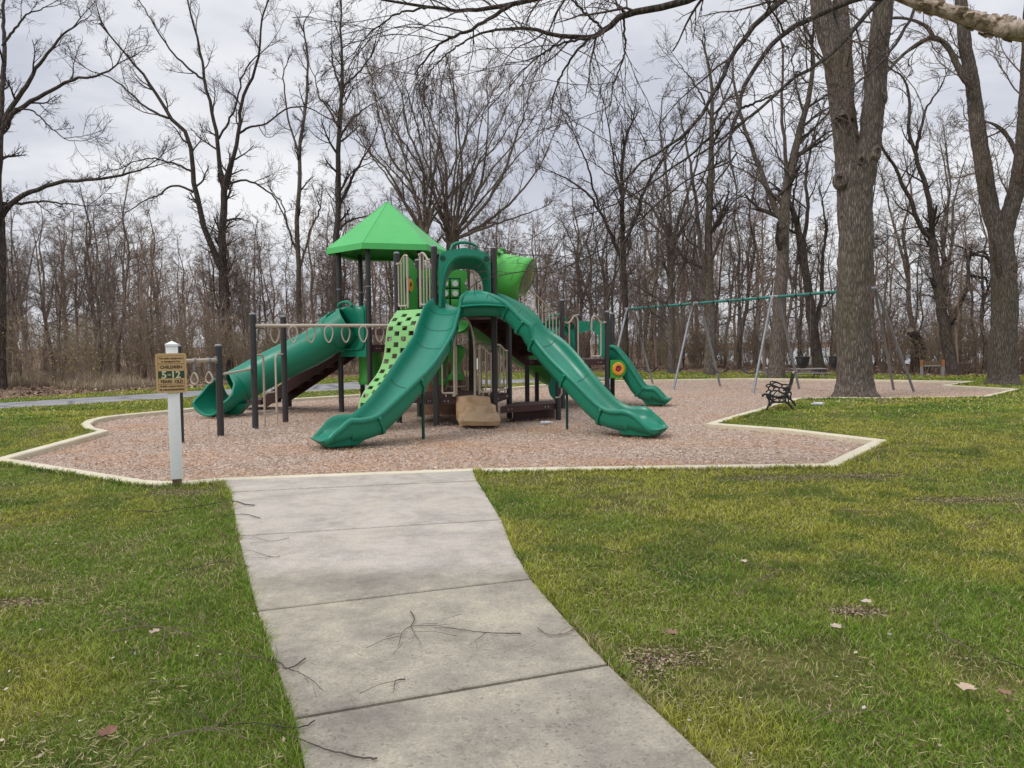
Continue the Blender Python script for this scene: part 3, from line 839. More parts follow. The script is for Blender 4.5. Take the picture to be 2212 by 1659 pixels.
# gadget wheel on the inner side that the photo sees
MB().lathe([(.002, 0), (.16, .0), (.17, .02), (.15, .035), (.002, .035)], F5(0.05, 2.68, -.022), 20, axis=F5(0, 0, -1) - F5(0, 0, 0)).build('gadget_backplate', M['signgreen'], pn)
MB().lathe([(.06, 0), (.13, .0), (.13, .025), (.06, .03), (.06, 0)], F5(.05, 2.66, -.06), 20, axis=F5(0, 0, -1) - F5(0, 0, 0), caps=False).build('gadget_ring', M['orange'], pn)
pn, F4 = panel(V[4], V[5], 2.14, 3.03, M['lime'], arch=.0)
cells = MB(); discs = MB()
MB().prism([(-.33, 2.24), (.33, 2.24), (.33, 2.86), (-.33, 2.86)], -.034, -.024, lambda x, y, z: F4(x, y, z)).build('game_window', M['green_seam'], pn, smooth=False)
for i in range(3):
    for j in range(3):
        cells = MB(); discs = MB()
        c = F4(-.21 + .21 * i, 2.34 + .2 * j, -.055); n4 = F4(0, 0, -1) - F4(0, 0, 0)
        u4 = (F4(1, 0, 0) - F4(0, 0, 0)).normalized()
        Mx = Matrix((u4, n4, Vector((0, 0, 1)))).transposed()
        cells.box(c, (.17, .05, .17), M=Mx, bev=.012)
        if j > 0: discs.lathe([(.002, .0), (.062, .001), (.062, .008), (.002, .009)], F4(-.21 + .21 * i, 2.34 + .2 * j, -.081), 18, axis=n4)
        q_ = cells.build('game_cube', M['lime'], pn)
        if j > 0: discs.build('game_disc', M['disc'], q_)

# ---- bubble porthole on face V2-V3
FB = face(V[2], V[3])
rings = []
for s, w in ((0, .0), (.12, .04), (.35, .16), (.6, .30), (.82, .42), (1, .50)):
    ring = []
    for k in range(36):
        a = 2 * pi * k / 36
        sq = .47 / max(abs(cos(a)), abs(sin(a))) ** .55
        rr = sq * (1 - s) + (.345) * s
        rr = min(rr, .47 - .10 * s)
        ring.append(FB(rr * cos(a), 2.74 + rr * sin(a) * 1.02, w * (1 + .30 * sin(a) * s)))
    rings.append(ring)
bb_ = MB().loft(rings, caps=False).build('bubble_panel', M['funnel'], PS, sol=.02)
MB().prism([(.485, 2.16), (.485, 3.2), (-.485, 3.2), (-.485, 2.16), (-.47, 2.16), (-.47, 3.19), (.47, 3.19), (.47, 2.16)], -.02, .05, lambda x, y, z: FB(x, y, z)).build('panel_frame', M['lime'], bb_, smooth=False)
prof = [FB(.345 * cos(2 * pi * k / 36), 2.74 + .352 * sin(2 * pi * k / 36), .50 + .15 * sin(2 * pi * k / 36)) for k in range(36)]
dome = [prof]
for q in (.25, .5, .75, .92):
    rr = .345 * cos(q * pi / 2); e_ = .13 * sin(q * pi / 2); dome.append([FB(rr * cos(2 * pi * k / 36), 2.74 + rr * sin(2 * pi * k / 36) - e_ * .6, .50 + .15 * rr / .345 * sin(2 * pi * k / 36) + e_ * .8) for k in range(36)])
MB().loft(dome).build('bubble', M['bubble'], bb_)
MB().tube([FB(-.25, 3.18, .03), FB(-.18, 3.27, .03), FB(.0, 3.3, .03), FB(.18, 3.27, .03), FB(.25, 3.18, .03)], .03, 8).build('loop_handle', M['lime'], bb_)

# ---- wavy climbing sheet with hand holes
def climber():
    mid = V[0].lerp(V[1], .5); u = (V[1] - V[0]).normalized(); hw = .41
    NR = 25; NCOL = 4
    def S(a, s, off=0.0):
        """a in -1..1 across, s in 0..1 from deck edge to ground"""
        o = .10 + 1.02 * s + .075 * sin(2 * pi * (1.55 * s + .08)) * min(1, 6 * s) * min(1, 5 * (1 - s) + .2)
        z = 2.15 * (1 - s) - .02 + (.05 * sin(2 * pi * 1.55 * s))
        return mid + u * (a * hw) + n01 * (o + off) + Vector((0, 0, z + off * .5))
    mb = MB()
    for r in range(NR):
        cs = (-.74, .27) if r % 2 == 0 else (-.235, .775)
        cuts = [-1]
        for c in cs: cuts += [c - .205, c + .205]
        cuts.append(1)
        for ci in range(len(cuts) - 1):
            a0, a1 = cuts[ci], cuts[ci + 1]; s0 = r / NR; s1 = (r + 1) / NR
            am, sm = (a0 + a1) / 2, (s0 + s1) / 2
            ring = [(a0, s0), (am, s0), (a1, s0), (a1, sm), (a1, s1), (am, s1), (a0, s1), (a0, sm)]
            hole = ci % 2 == 1 and 0 < r < NR - 1
            if not hole: mb.add([S(*q) for q in ring], [tuple(range(8))])
            else:
                # the hole is wider than its cell-height: rounded slot
                inner = []
                for k in range(8):
                    dx, dy = ring[k][0] - am, ring[k][1] - sm
                    f = .84 if k % 2 == 0 else .86
                    inner.append((am + dx * f, sm + dy * f))
                vs = [S(*q) for q in ring] + [S(*q) for q in inner]
                mb.add(vs, [(k, (k + 1) % 8, 8 + (k + 1) % 8, 8 + k) for k in range(8)])
    o = mb.build('climbing_sheet', M['pale'], PS, sol=.022, smooth=False)
    ed = MB()
    for a in (-1, 1): ed.tube([S(a * 1.004, k / 60) for k in range(61)], .0135, 6)
    ed.build('sheet_edge', M['palecore'], o)
climber()

# ---- overhead loops, trapeze bar, balance bar, rung ladder
def loops():
    a = PC + Vector((.05, 0, 1.86)); b = V[0] + Vector((-.03, -.02, 1.86))
    o = MB().tube([a, b], .032, 12).build('overhead_beam', M['beige'], PS)
    d = (b - a).normalized(); sgn = d.cross(Vector((0, 0, 1)))
    N = 7
    for k in range(N):
        c = a.lerp(b, .13 + .125 * k); s = 1 if k % 2 else -1
        pts = []
        for j in range(17):
            t = -pi + 2 * pi * j / 16
            wd = .078 * sin(t) * (1 if 1 else 1) * (.5 + .5 * (1 - cos(t)) / 2 + .2); z = -.15 - .15 * cos(t)
            pts.append(c + d * wd + sgn * (.03 * s) + Vector((0, 0, z - .01)))
        MB().tube(pts, .0135, 8).build('hand_loop', M['beige'], o)
    MB().tube([PC + Vector((0, 0, 1.86)), PC.lerp(PD, .35) + Vector((0, 0, 1.86))], .028, 8).build('beam_bracket', M['beige'], o)
loops()
def ladder_cd():
    d = (PD - PC).normalized(); mb = MB()
    for t, s in ((.30, 1), (.70, -1)):
        base = PC.lerp(PD, t); pst = PC if s == 1 else PD
        mb.tube([pst + d * s * .05 + Vector((0, 0, 1.33)), base - d * s * .09 + Vector((0, 0, 1.33)), base - d * s * .03 + Vector((0, 0, 1.31)), base + Vector((0, 0, 1.25)), base + Vector((0, 0, -.1))], .019, 8)
    for z in (.22, .62): mb.tube([PC.lerp(PD, .3) + Vector((0, 0, z)), PC.lerp(PD, .7) + Vector((0, 0, z))], .014, 8)
    mb.build('rung_ladder', M['beige'], PS)
ladder_cd()
zb = 1.06
o = MB().tube([PB + Vector((.05, .03, zb - .03)), PC + Vector((-.05, -.02, zb + .02))], .022, 8).build('turning_bar', M['beige'], PS)
def trapeze():
    a = PA + Vector((0, .05, 1.27)); b = PB + Vector((-.02, -.04, 1.27))
    o = MB().tube([a, b], .033, 12).build('ring_beam', M['beige'], PS)
    d = (b - a).normalized()
    MB().box(b + Vector((0.0, 0, 0)), (.05, .09, .12), bev=.01).build('beam_bracket', M['galv'], o)
    for t in (.38, .78):
        c = a.lerp(b, t)
        h = MB().tube([c + Vector((0, 0, .0)), c + Vector((0, 0, -.10))], .018, 8)
        h.lathe([(.036, -.024), (.042, -.02), (.042, .02), (.036, .024)], c, 14, axis=d)
        h.lathe([(.006, -.17), (.022, -.15), (.018, -.12), (.026, -.10), (.01, -.085)], c, 10)
        h.build('swivel', M['galv'], o)
        pts = []
        dirn = Vector((.92, -.38, 0)).normalized()
        for k in range(24):
            q = 2 * pi * k / 24; rr = .075
            x = rr * sin(q); z = -.30 - rr * cos(q)
            if cos(q) < -.2: x *= 1 - .42 * (-cos(q) - .2) / .8; z += .035 * (-cos(q) - .2) / .8
            pts.append(c + dirn * x + Vector((0, 0, z)))
        MB().tube(pts, .0145, 8, closed=True).build('hand_ring', M['beige'], o)
trapeze()

# ---- big tube slide from the roofed deck
def tube_slide():
    px = [(757, 697, 16.55), (725, 719, 16.58), (682, 747.6, 16.62), (630, 773, 16.7), (576.5, 799.6, 16.70), (535, 823, 16.6), (508, 838, 16.45)]
    C = [at(*p) for p in px]
    C2 = catmull([tuple(c) for c in C], 40)
    R = .375
    def ringof(i, L, rad, a0=-pi, a1=pi, n=36, sq=1.0):
        a = Vector(L[max(0, i - 1)]); b = Vector(L[min(len(L) - 1, i + 1)]); t = (b - a).normalized()
        nn = Vector((t.y, -t.x, 0)).normalized(); up = nn.cross(t)
        if up.z < 0: up = -up
        p = Vector(L[i])
        return [p + nn * (rad * sin(a0 + (a1 - a0) * k / n)) - up * (rad * sq * cos(a0 + (a1 - a0) * k / n)) for k in range(n + 1)], t, nn, up
    rings = [ringof(i, C2, R)[0] for i in range(40)]
    o = MB().loft(rings, closed_ring=False, caps=False).build('tube_slide', M['green'], PS, sol=.02)
    for i in (15, 27, 34):
        fl = MB()
        t = (Vector(C2[min(39, i + 1)]) - Vector(C2[i - 1])).normalized(); pts = ringof(i, C2, R + .014)[0][:-1]
        q0 = [p - t * .03 for p in pts]; q1 = [p + t * .03 for p in pts]; inn = ringof(i, C2, R - .004)[0][:-1]
        fl.loft([[p - t * .03 for p in inn], q0, q1, [p + t * .03 for p in inn]], caps=False)
        fl.build('joint_flange', M['green'], o)
    # open run-out: the upper half is cut away step by step, with a rolled lip
    E = [Vector(C2[-1]), at(496, 844, 16.3), at(483, 850, 16.12), at(468, 855, 15.92), at(455, 859, 15.74), at(447, 861, 15.62)]
    L = [tuple(C2[-2])] + [tuple(e) for e in E]
    spans = [pi, pi * .90, pi * .68, pi * .52, pi * .45, pi * .40]; rad = [R, R + .004, R + .012, R + .02, R + .015, R - .02]
    rr = []
    for k in range(6):
        q, t, nn, up = ringof(k + 1, L, rad[k], -spans[k], spans[k], 36)
        rr.append(q)
    m = MB().loft(rr, closed_ring=False, caps=False).build('run_out', M['green'], o, sol=.03)
    lip = [r[0] for r in rr] + rr[-1][1:-1:3] + [r[-1] for r in rr[::-1]]
    MB().tube(lip, .028, 8).build('rolled_lip', M['green'], m)
    bp = Vector(L[2]); MB().loft([[(bp.x + dx * .7, bp.y + dy * .7, .03) for dx, dy in ((-.25, -.2), (.3, -.2), (.3, .2), (-.25, .2))], [(bp.x + dx, bp.y + dy, bp.z - R + .1) for dx, dy in ((-.25, -.22), (.42, -.22), (.42, .22), (-.25, .22))]]).build('run_out_skirt', M['green'], m)
    # hood where the tube meets the deck
    FH = face(Rf[0], Rf[1])
    nH = 36; c0 = Vector(C2[8])
    rg, t, nn, up = ringof(8, C2, R + .05)
    def plate(hw, z0, z1, w):
        out = []
        for k in range(nH + 1):
            a = -pi + 2 * pi * k / nH; sx, sz = sin(a), -cos(a)
            m_ = max(abs(sx), abs(sz)) ** .8
            out.append(FH(hw * sx / m_, (z0 + z1) / 2 + (z1 - z0) / 2 * sz / m_, w))
        return out
    A = plate(.47, 1.38, 2.34, .06); rgs = [A]
    for s in (.2, .45, .7, .9, 1.0):
        e = s * s * (3 - 2 * s)
        rgs.append([p.lerp(q, s) + Vector((0, 0, .05 * sin(pi * s))) for p, q in zip(A, rg)])
    h = MB().loft(rgs, closed_ring=False, caps=False).build('tube_hood', M['green'], o, sol=.025)
    MB().prism([(-.49, 1.24), (.49, 1.24), (.49, 2.33), (-.49, 2.33)], .0, .045, lambda x, y, z: FH(x, y, z)).build('hood_plate', M['green'], h, smooth=False)
    pts = [FH(x, 2.33 + .10 * max(0, 1 - ((x + .1) / .26) ** 2) ** .5, .16) for x in np.linspace(-.36, .16, 15)]
    MB().tube(pts, .034, 8).build('loop_handle', M['green'], h)
tube_slide()
# green talk barrel hung below the roofed deck
c = at(801, 800, 16.9)
MB().lathe([(.26, .62), (.275, .66), (.275, .72), (.255, .76), (.255, 1.30), (.275, 1.33), (.02, 1.331)], (c.x, c.y, 0), 24).build('barrel', M['lime'], PS)

# ---- stairs
def stairs(p0, p1, z0, z1, w, n, name, rails=True):
    """p0 top, p1 bottom (deck edge midpoints)"""
    p0, p1 = Vector(p0), Vector(p1); d = (p1 - p0).normalized(); s = Vector((-d.y, d.x, 0))
    mb = MB()
    o = None
    for k in range(n):
        t = (k + .5) / n; c = p0.lerp(p1, t); z = z0 + (z1 - z0) * (k + 1) / (n + 1)
        Mx = Matrix((d, s, Vector((0, 0, 1)))).transposed()
        mb.box(c + Vector((0, 0, z - .02)), ((p1 - p0).length / n + .03, w, .04), M=Mx, bev=.006)
        mb.box(c - d * ((p1 - p0).length / n / 2) + Vector((0, 0, z + (z0 - z1) / (n + 1) / 2 - .03)), (.02, w, abs(z0 - z1) / (n + 1) + .03), M=Mx)
    o = mb.build(name, M['deck'], PS, smooth=False)
    for sg in (-1, 1):
        a = p0 + s * sg * (w / 2 + .012) + Vector((0, 0, z0 - .10)); b = p1 + s * sg * (w / 2 + .012) + Vector((0, 0, z1 - .05))
        MB().bar(a, b, .024, .24).build('stringer', M['deck'], o, smooth=False)
        if rails:
            rl = MB()
            top0, top1 = a + Vector((0, 0, .98)), b + Vector((0, 0, .95))
            rl.tube([a + Vector((0, 0, .55)), top0 - Vector((0, 0, .1)), top0, top1, top1 + d * .12 + Vector((0, 0, -.02)), top1 + d * .16 + Vector((0, 0, -.1)), b + Vector((0, 0, .45))], .019, 8)
            for k in range(14): t = (k + .5) / 14; rl.tube([top0.lerp(top1, t), a.lerp(b, t) + Vector((0, 0, .16))], .0125, 6)
            rl.tube([a + Vector((0, 0, .16)), b + Vector((0, 0, .16))], .016, 8)
            rl.build('hand_rail', M['beige'], o)
    return o
stairs(V[3].lerp(V[4], .5) + vec(A0 + radians(30), .02), Wd[0].lerp(Wd[1], .5), 2.13, 1.12, .86, 6, 'staircase')
bt = Rf[0].lerp(Rf[5], .5)
stairs(bt, bt + vec(radians(166), 2.05), 1.5, .22, .8, 7, 'staircase')
e_ = bt + vec(radians(166), 2.1)
tp = [e_ + vec(radians(76), .45), e_ + vec(radians(76), -.45), e_ + vec(radians(76), -.45) + vec(radians(166), .75), e_ + vec(radians(76), .45) + vec(radians(166), .75)]
deckplate(tp, .24, .11, 'transfer_step')
# steps from the low deck toward the right
s1 = [V[2] + Vector((.10, -.02, 0)), Q1 + Vector((-.05, 0, 0)), Q1 + Vector((.0, .62, 0)), V[3] + Vector((.12, .0, 0))]
deckplate(s1, .33, .12, 'side_step')
MB().box(V[2].lerp(Q1, .55) + Vector((.08, .38, .105)), (.95, .04, .21), rz=atan2((Q1 - V[2]).y, (Q1 - V[2]).x)).build('step_riser', M['deck'], PS, smooth=False)

# ---- moulded rock step in front of the low deck
def rock(c, prof, name, mat, seed, par=None):
    """stack of irregular rings: (half width, half depth, z, shift y)"""
    rings = []
    for i, (hx, hy, z, sy) in enumerate(prof):
        ring = []
        for k in range(30):
            a = 2 * pi * k / 30; ca, sa = cos(a), sin(a)
            q = .55
            x = hx * (1 if ca > 0 else -1) * abs(ca) ** q; y = hy * (1 if sa > 0 else -1) * abs(sa) ** q
            nz = noise.noise((x * 3 + seed, y * 3, z * 3)) * .05 + noise.noise((x * 9 + seed, y * 9, z * 9)) * .018
            f = 1 + nz * 1.6
            ring.append(Vector(c) + Vector((x * f, y * f + sy, z + nz * .5)))
        rings.append(ring)
    return MB().loft(rings).build(name, mat, PS, angle=28)
rc = FV(.18, 0, .34)
rk = rock(rc, [(.30, .20, .03, -.02), (.37, .29, .06, -.05), (.385, .31, .14, -.06), (.36, .29, .22, -.05), (.325, .25, .25, -.03), (.30, .22, .27, .02), (.285, .20, .37, .05), (.25, .17, .40, .07), (.05, .05, .405, .08)], 'rock_step', M['rock'], 3.1)
rock(rc + Vector((-.12, .32, 0)), [(.28, .16, .05, 0), (.33, .18, .12, 0), (.33, .18, .40, 0), (.31, .16, .53, 0), (.05, .04, .55, 0)], 'rock_step', M['rock'], 8.4)
# rock climber behind and the two drums on it
rb0 = V[4].lerp(V[5], .42) + Vector((-.2, .55, 0))
rock(rb0, [(.52, .35, .0, 0), (.56, .38, .3, 0), (.5, .34, .7, 0), (.42, .28, 1.0, 0), (.30, .2, 1.2, 0), (.05, .04, 1.25, 0)], 'rock_climber', M['rock2'], 5.7)
rock(rb0 + Vector((.55, .25, 0)), [(.36, .3, .0, 0), (.4, .33, .25, 0), (.3, .25, .6, 0), (.2, .16, .8, 0), (.04, .04, .85, 0)], 'rock_climber', M['rock'], 9.9)
for px_, py_, d_ in ((985, 784, 15.3), (950, 795, 15.6)):
    c = at(px_, py_, d_); zc = c.z
    MB().lathe([(.10, zc - .36), (.165, zc - .34), (.165, zc - .26), (.11, zc - .22), (.085, zc - .1), (.10, zc + .0), (.15, zc + .1), (.185, zc + .2), (.19, zc + .26), (.2, zc + .27), (.19, zc + .30), (.12, zc + .36), (.01, zc + .375)], (c.x, c.y, 0), 24).build('drum', M['lime'], PS)
# bright green curved slide leaving the back of the upper deck
gs = [at(985, 700, 16.4), at(1015, 706, 16.9), at(1050, 726, 17.5), at(1090, 750, 18.2), at(1140, 782, 19.0), at(1180, 812, 19.6), at(1215, 825, 20.1)]
C = catmull([tuple(p) for p in gs], 30); F = frames([tuple(c) for c in C]); rings = []
for p, nn, up, t in F: rings.append([p + nn * (.36 * sin(a)) - up * (.30 * cos(a) - .12) for a in np.linspace(-1.95, 1.95, 18)])
MB().loft(rings, closed_ring=False, caps=False).build('curved_slide', M['lime'], PS, sol=.03)

# ---- low right deck: slide, arch panels, rails, spinner, climbing loop
FW = face(Wd[2], Wd[3])
st3 = []
for o_, z_, dd, hw_ in ((0.0, 1.42, .24, .36), (.22, 1.36, .22, .37), (.55, 1.08, .22, .38), (.85, .74, .22, .38), (1.12, .46, .22, .39), (1.42, .42, .22, .39), (1.60, .30, .14, .39), (1.75, .17, .05, .38), (1.81, .12, .01, .26)):
    q = FW(0, 0, o_ * .74); st3.append((q.x, q.y, z_, dd, hw_))
chute(st3, 'slide', [3.9], None, 'short dark green slide off the low right deck')
FA = face(Wd[3], Wd[4]); FC = face(Wd[4], Wd[5])
arch_hood(FC, 1.14, 2.02, (.36, 1.78), (.38, 1.98), M['green'], 'arch_panel', .12, True, .10)
pr = [(.14, 1.14), (.46, 1.14), (.46, 2.02), (.2, 2.05), (-.2, 2.04), (-.48, 2.06), (-.48, 1.74)] + [(-.48 + .60 * t, 1.74 + .07 * sin(pi * t)) for t in (.2, .4, .6, .8)] + [(.14, 1.68)]
MB().prism(pr, -.03, .05, lambda x, y, z: FA(-x, y, z)).build('wall_panel', M['green'], PS, smooth=False)
nW = Vector(((Wd[2] - Wd[1]).y, -(Wd[2] - Wd[1]).x, 0)).normalized()
def bowed(a, b, z0, z1, flip):
    a, b = Vector(a), Vector(b); P = lambda t, z: a.lerp(b, (1 - t) if flip else t) + Vector((0, 0, z))
    mb = MB()
    mb.tube([P(.0, z1 - .13), P(.18, z1 - .15), P(.42, z1 - .11), P(.6, z1 - .02), P(.74, z1 + .02), P(.88, z1), P(.96, z1 - .05), P(1, z1 - .14), P(1, z0 + .0)], .019, 8)
    mb.tube([P(.3, z1 - .135), P(.3, z0 + .1), P(.34, z0 + .05), P(.42, z0 + .04), P(1, z0 + .04)], .018, 8)
    mb.lathe([(.03, -.02), (.034, 0), (.03, .02)], P(.0, z1 - .13), 10)
    mb.build('guard_rail', M['beige'], PS)
a_, b_ = part_edge(Wd[1], Wd[2], .06, .34); bowed(a_ + nW * .03, b_ + nW * .03, 1.15, 2.1, False)
a_, b_ = part_edge(Wd[1], Wd[2], .64, .94); bowed(a_ + nW * .03, b_ + nW * .03, 1.15, 2.1, True)
# spinner panel on the right post
F2 = face(Wd[2], Wd[2] + vec(A0, 1.0))
po = [(-.44, .98), (-.44, 1.40), (-.24, 1.40)] + [(-.24 + .20 * sin(a), 1.19 + .21 * cos(a)) for a in np.linspace(0, pi, 13)] + [(-.24, .98)]
sp = MB().prism(po, -.03, .03, lambda x, y, z: F2(x, y - .3, z + .03)).build('spinner_panel', M['lime'], PS, smooth=False)
ax = F2(0, 0, 1) - F2(0, 0, 0)
MB().lathe([(.07, .0), (.15, .0), (.155, .015), (.14, .03), (.085, .035), (.07, .02), (.07, 0)], F2(-.25, .89, .06), 24, axis=ax, caps=False).build('spinner_ring', M['orange'], sp)
MB().lathe([(.002, 0), (.078, .0), (.078, .012), (.002, .013)], F2(-.25, .89, .06), 24, axis=ax).build('spinner_disc', M['purple'], sp)
st_ = MB()
for k in range(5):
    a = 2 * pi * k / 5 + .4; st_.lathe([(.002, 0), (.017, .0), (.017, .006), (.002, .007)], F2(-.25 + .035 * cos(a), .89 + .035 * sin(a), .073), 8, axis=ax)
st_.lathe([(.002, 0), (.02, .0), (.02, .006), (.002, .007)], F2(-.25, .89, .073), 8, axis=ax)
st_.build('spinner_bead', M['red'], sp)
# curvy dark green climbing fin under the stairs and round seat pod behind
cf = at(1206, 805, 17.6)
fin = [(.02, .95), (.16, .98), (.20, .86), (.13, .72), (.07, .55), (.12, .36), (.20, .22), (.30, .08), (.20, -.12), (.05, -.16), (-.10, .02), (-.14, .2), (-.06, .42), (-.02, .62), (-.06, .8)]
MB().prism([(cf.x - .1 + x, .28 + y) for x, y in fin], -.03, .03, lambda x, y, z: Vector((x, cf.y + z, y))).build('climbing_fin', M['green'], PS, smooth=False)
c = at(1303, 853, 18.0)
MB().lathe([(.002, -.1), (.16, -.09), (.2, -.02), (.2, .05), (.15, .1), (.002, .09)], (c.x, c.y, .3), 22, axis=(.5, -.85, .1)).build('round_foothold', M['green'], PS)
p_ = at(1240, 782, 17.2); q_ = at(1270, 842, 17.1)
MB().tube([at(1243, 776, 17.2), at(1250, 781, 17.2), at(1258, 806, 17.15), at(1263, 817, 17.1), at(1275, 817, 17.0), at(1288, 815, 16.95)], .021, 8).build('grab_handle', M['beige'], PS)
MB().tube([at(1205, 822, 14.7), at(1213, 828, 14.7), at(1213, 850, 14.7), at(1208, 858, 14.7), at(1200, 859, 14.7)], .018, 8).build('grab_handle', M['beige'], PS)
# bright green infill behind the stair rail
a_, b_ = part_edge(Wd[5], Wd[0], .1, .9)
FI = face(Wd[0], Wd[5])
# ================================================================== AGE SIGN
def text_mesh(body, w, h, name, mat, parent, loc, rz, ext=.0008, origin=(0, 0, 0)):
    cu = bpy.data.curves.new(name, 'FONT'); cu.body = body; cu.size = 1; cu.extrude = .02; cu.offset = .03; cu.resolution_u = 3
    t = bpy.data.objects.new(name + '_curve', cu); COL.objects.link(t)
    bpy.context.view_layer.update()
    me = bpy.data.meshes.new_from_object(t.evaluated_get(bpy.context.evaluated_depsgraph_get()))
    bpy.data.objects.remove(t); bpy.data.curves.remove(cu)
    me.name = name
    n = len(me.vertices); co = np.empty(n * 3, np.float32); me.vertices.foreach_get('co', co); co = co.reshape(-1, 3)
    mn, mx = co.min(0), co.max(0); c = (mn + mx) / 2; s = mx - mn
    co = (co - c) / np.maximum(s, 1e-6) * np.array([w, h, ext * 2])
    me.vertices.foreach_set('co', np.ascontiguousarray(co, np.float32).ravel()); me.update()
    me.materials.clear(); me.materials.append(mat)
    o = bpy.data.objects.new(name, me); COL.objects.link(o); o.parent = parent
    o.location = loc; o.rotation_euler = (pi / 2, 0, rz)
    return o
sb = G(383, 1050, ZL)
sign = empty('age_sign', (sb.x, sb.y, ZL), radians(4), 'tan age limit sign on a white square post beside the concrete path', 'sign')
sign.rotation_euler = (0, radians(-.35), radians(22))
S0 = Vector((0, 0, 0))
def L_(mb, name, mat, par=None, **k):
    o = mb.build(name, mat, None, origin=(0, 0, 0), **k); o.parent = par or sign; return o
pw = .113
p_ = L_(MB().box((0, 0, .77), (pw, pw, 1.38), bev=.006), 'post', M['white'])
L_(MB().box((0, 0, .02), (.09, .09, .22)), 'post_core', M['boardwood'], p_)
cp = MB()
hw = pw / 2 + .006
cp.loft([[(-hw, -hw, 1.455), (hw, -hw, 1.455), (hw, hw, 1.455), (-hw, hw, 1.455)], [(-hw, -hw, 1.475), (hw, -hw, 1.475), (hw, hw, 1.475), (-hw, hw, 1.475)], [(-.004, -.004, 1.505), (.004, -.004, 1.505), (.004, .004, 1.505), (-.004, .004, 1.505)]])
L_(cp, 'post_cap', M['white'], p_, smooth=False)
BW, BH, BZ = .288, .404, 1.178
def rrect(w, h, r, n=5):
    out = []
    for cx, cy, a0 in ((w / 2 - r, h / 2 - r, 0), (-w / 2 + r, h / 2 - r, pi / 2), (-w / 2 + r, -h / 2 + r, pi), (w / 2 - r, -h / 2 + r, 3 * pi / 2)):
        out += [(cx + r * cos(a0 + k * pi / 2 / n), cy + r * sin(a0 + k * pi / 2 / n)) for k in range(n + 1)]
    return out
yf = -pw / 2 - .016
SX = -.012
fb = lambda x, y, z: Vector((x + SX, yf - z + .008, y + BZ))
brd = L_(MB().prism(rrect(BW, BH, .022), -.007, .008, fb), 'sign_board', M['signtan'], smooth=False)
ln = MB()
r_o, r_i = rrect(.246, .356, .014), rrect(.241, .351, .012)
ln.loft([[fb(x, y, .0092) for x, y in r_o], [fb(x, y, .0092) for x, y in r_i]], caps=False)
for z in (.096, -.112): ln.box(fb(0, z, .0085), (.243, .0015, .0032))
L_(ln, 'border_line', M['signbrown'], brd, smooth=False)
L_(MB().prism([(-.121, -.052), (.121, -.052), (.121, .022), (-.121, .022)], .008, .0092, fb), 'number_band', M['signgreen'], brd, smooth=False)
def tx(body, w, h, x, z, mat, nm='lettering', lift=.0098):
    v = fb(x, z, lift); text_mesh(body, w, h, nm, mat, brd, v, 0)
tx('The play equipment', .222, .021, 0, .150, M['signbrown']); tx('is designed for', .180, .021, 0, .118, M['signbrown'])
tx('CHILDREN', .208, .032, 0, .063, M['signbrown'])
tx('5', .046, .076, -.068, -.016, M['signcream'], lift=.0105); tx('TO', .034, .019, -.020, -.018, M['signcream'], lift=.0105); tx('12', .078, .074, .048, -.015, M['signcream'], lift=.0105)
tx('YEARS  OLD', .216, .032, 0, -.084, M['signbrown'])
tx('Adult supervision', .226, .024, 0, -.134, M['signbrown']); tx('is recommended', .222, .020, 0, -.163, M['signbrown'])

# small white notice seen under the low deck, far beyond the structure
d_ = 27.5; b0 = at(1026, 786, d_)
ns = empty('notice_sign', (b0.x, b0.y, ZL), 0, 'small white notice board on a thin post, seen between the rails of the low deck', 'sign')
MB().prism(rrect(.21, .40, .02), -.004, .004, lambda x, y, z: Vector((b0.x + x, b0.y - z - .03, b0.z + y))).build('sign_board', M['white'], ns, smooth=False)
mk = MB()
for k, (w, z) in enumerate(((.09, .13), (.06, .07), (.11, .01), (.08, -.05), (.10, -.11))):
    mk.tube([(b0.x - w / 2, b0.y - .036, b0.z + z), (b0.x - w / 5, b0.y - .036, b0.z + z + .02), (b0.x + w / 6, b0.y - .036, b0.z + z - .012), (b0.x + w / 2, b0.y - .036, b0.z + z + .01)], .008, 5)
mk.build('marks', M['deck'], ns)
MB().tube([(b0.x, b0.y, 0), (b0.x, b0.y, b0.z + .2)], .022, 8).build('post', M['galv'], ns)

# ================================================================== SWING SET
A1, A4 = at(1356, 667.5, 26.8), at(1886, 624, 20.8)
sw = empty('swing_set', ((A1.x + A4.x) / 2, (A1.y + A4.y) / 2, 0), 0, 'long swing frame with teal beam and grey bent legs behind the big forked trunk', 'swing set')
MB().tube([A1.lerp(A4, -.01), A1.lerp(A4, 1.003)], .042, 12).build('top_beam', M['teal'], sw)
bd = (A4 - A1).normalized()
for t, f, b in ((0, (1312, 843), (1412, 829)), (.3305, (1453.5, 842), (1557.6, 835)), (.6575, (1625.5, 850), (1728, 840.3)), (1.0, (1977, 846), (1932, 842))):
    T = A1.lerp(A4, t)
    for k, q in enumerate((f, b)):
        B_ = G(*q); h = Vector((B_.x - T.x, B_.y - T.y, 0)); hl = h.length; h.normalize()
        sh = T + h * .20 + Vector((0, 0, -.06))
        pts = catmull([tuple(T + h * .02), tuple(T + h * .12 + Vector((0, 0, -.005))), tuple(sh + Vector((0, 0, -.03))), tuple(sh.lerp(B_, .06) + h * .01)], 14)
        MB().tube([Vector(p) for p in pts] + [B_ + Vector((0, 0, -.1))], .037, 12).build('leg', M['galv'], sw)
    MB().tube([T - bd * .12, T + bd * .12], .055, 12).build('beam_clamp', M['galv'], sw)
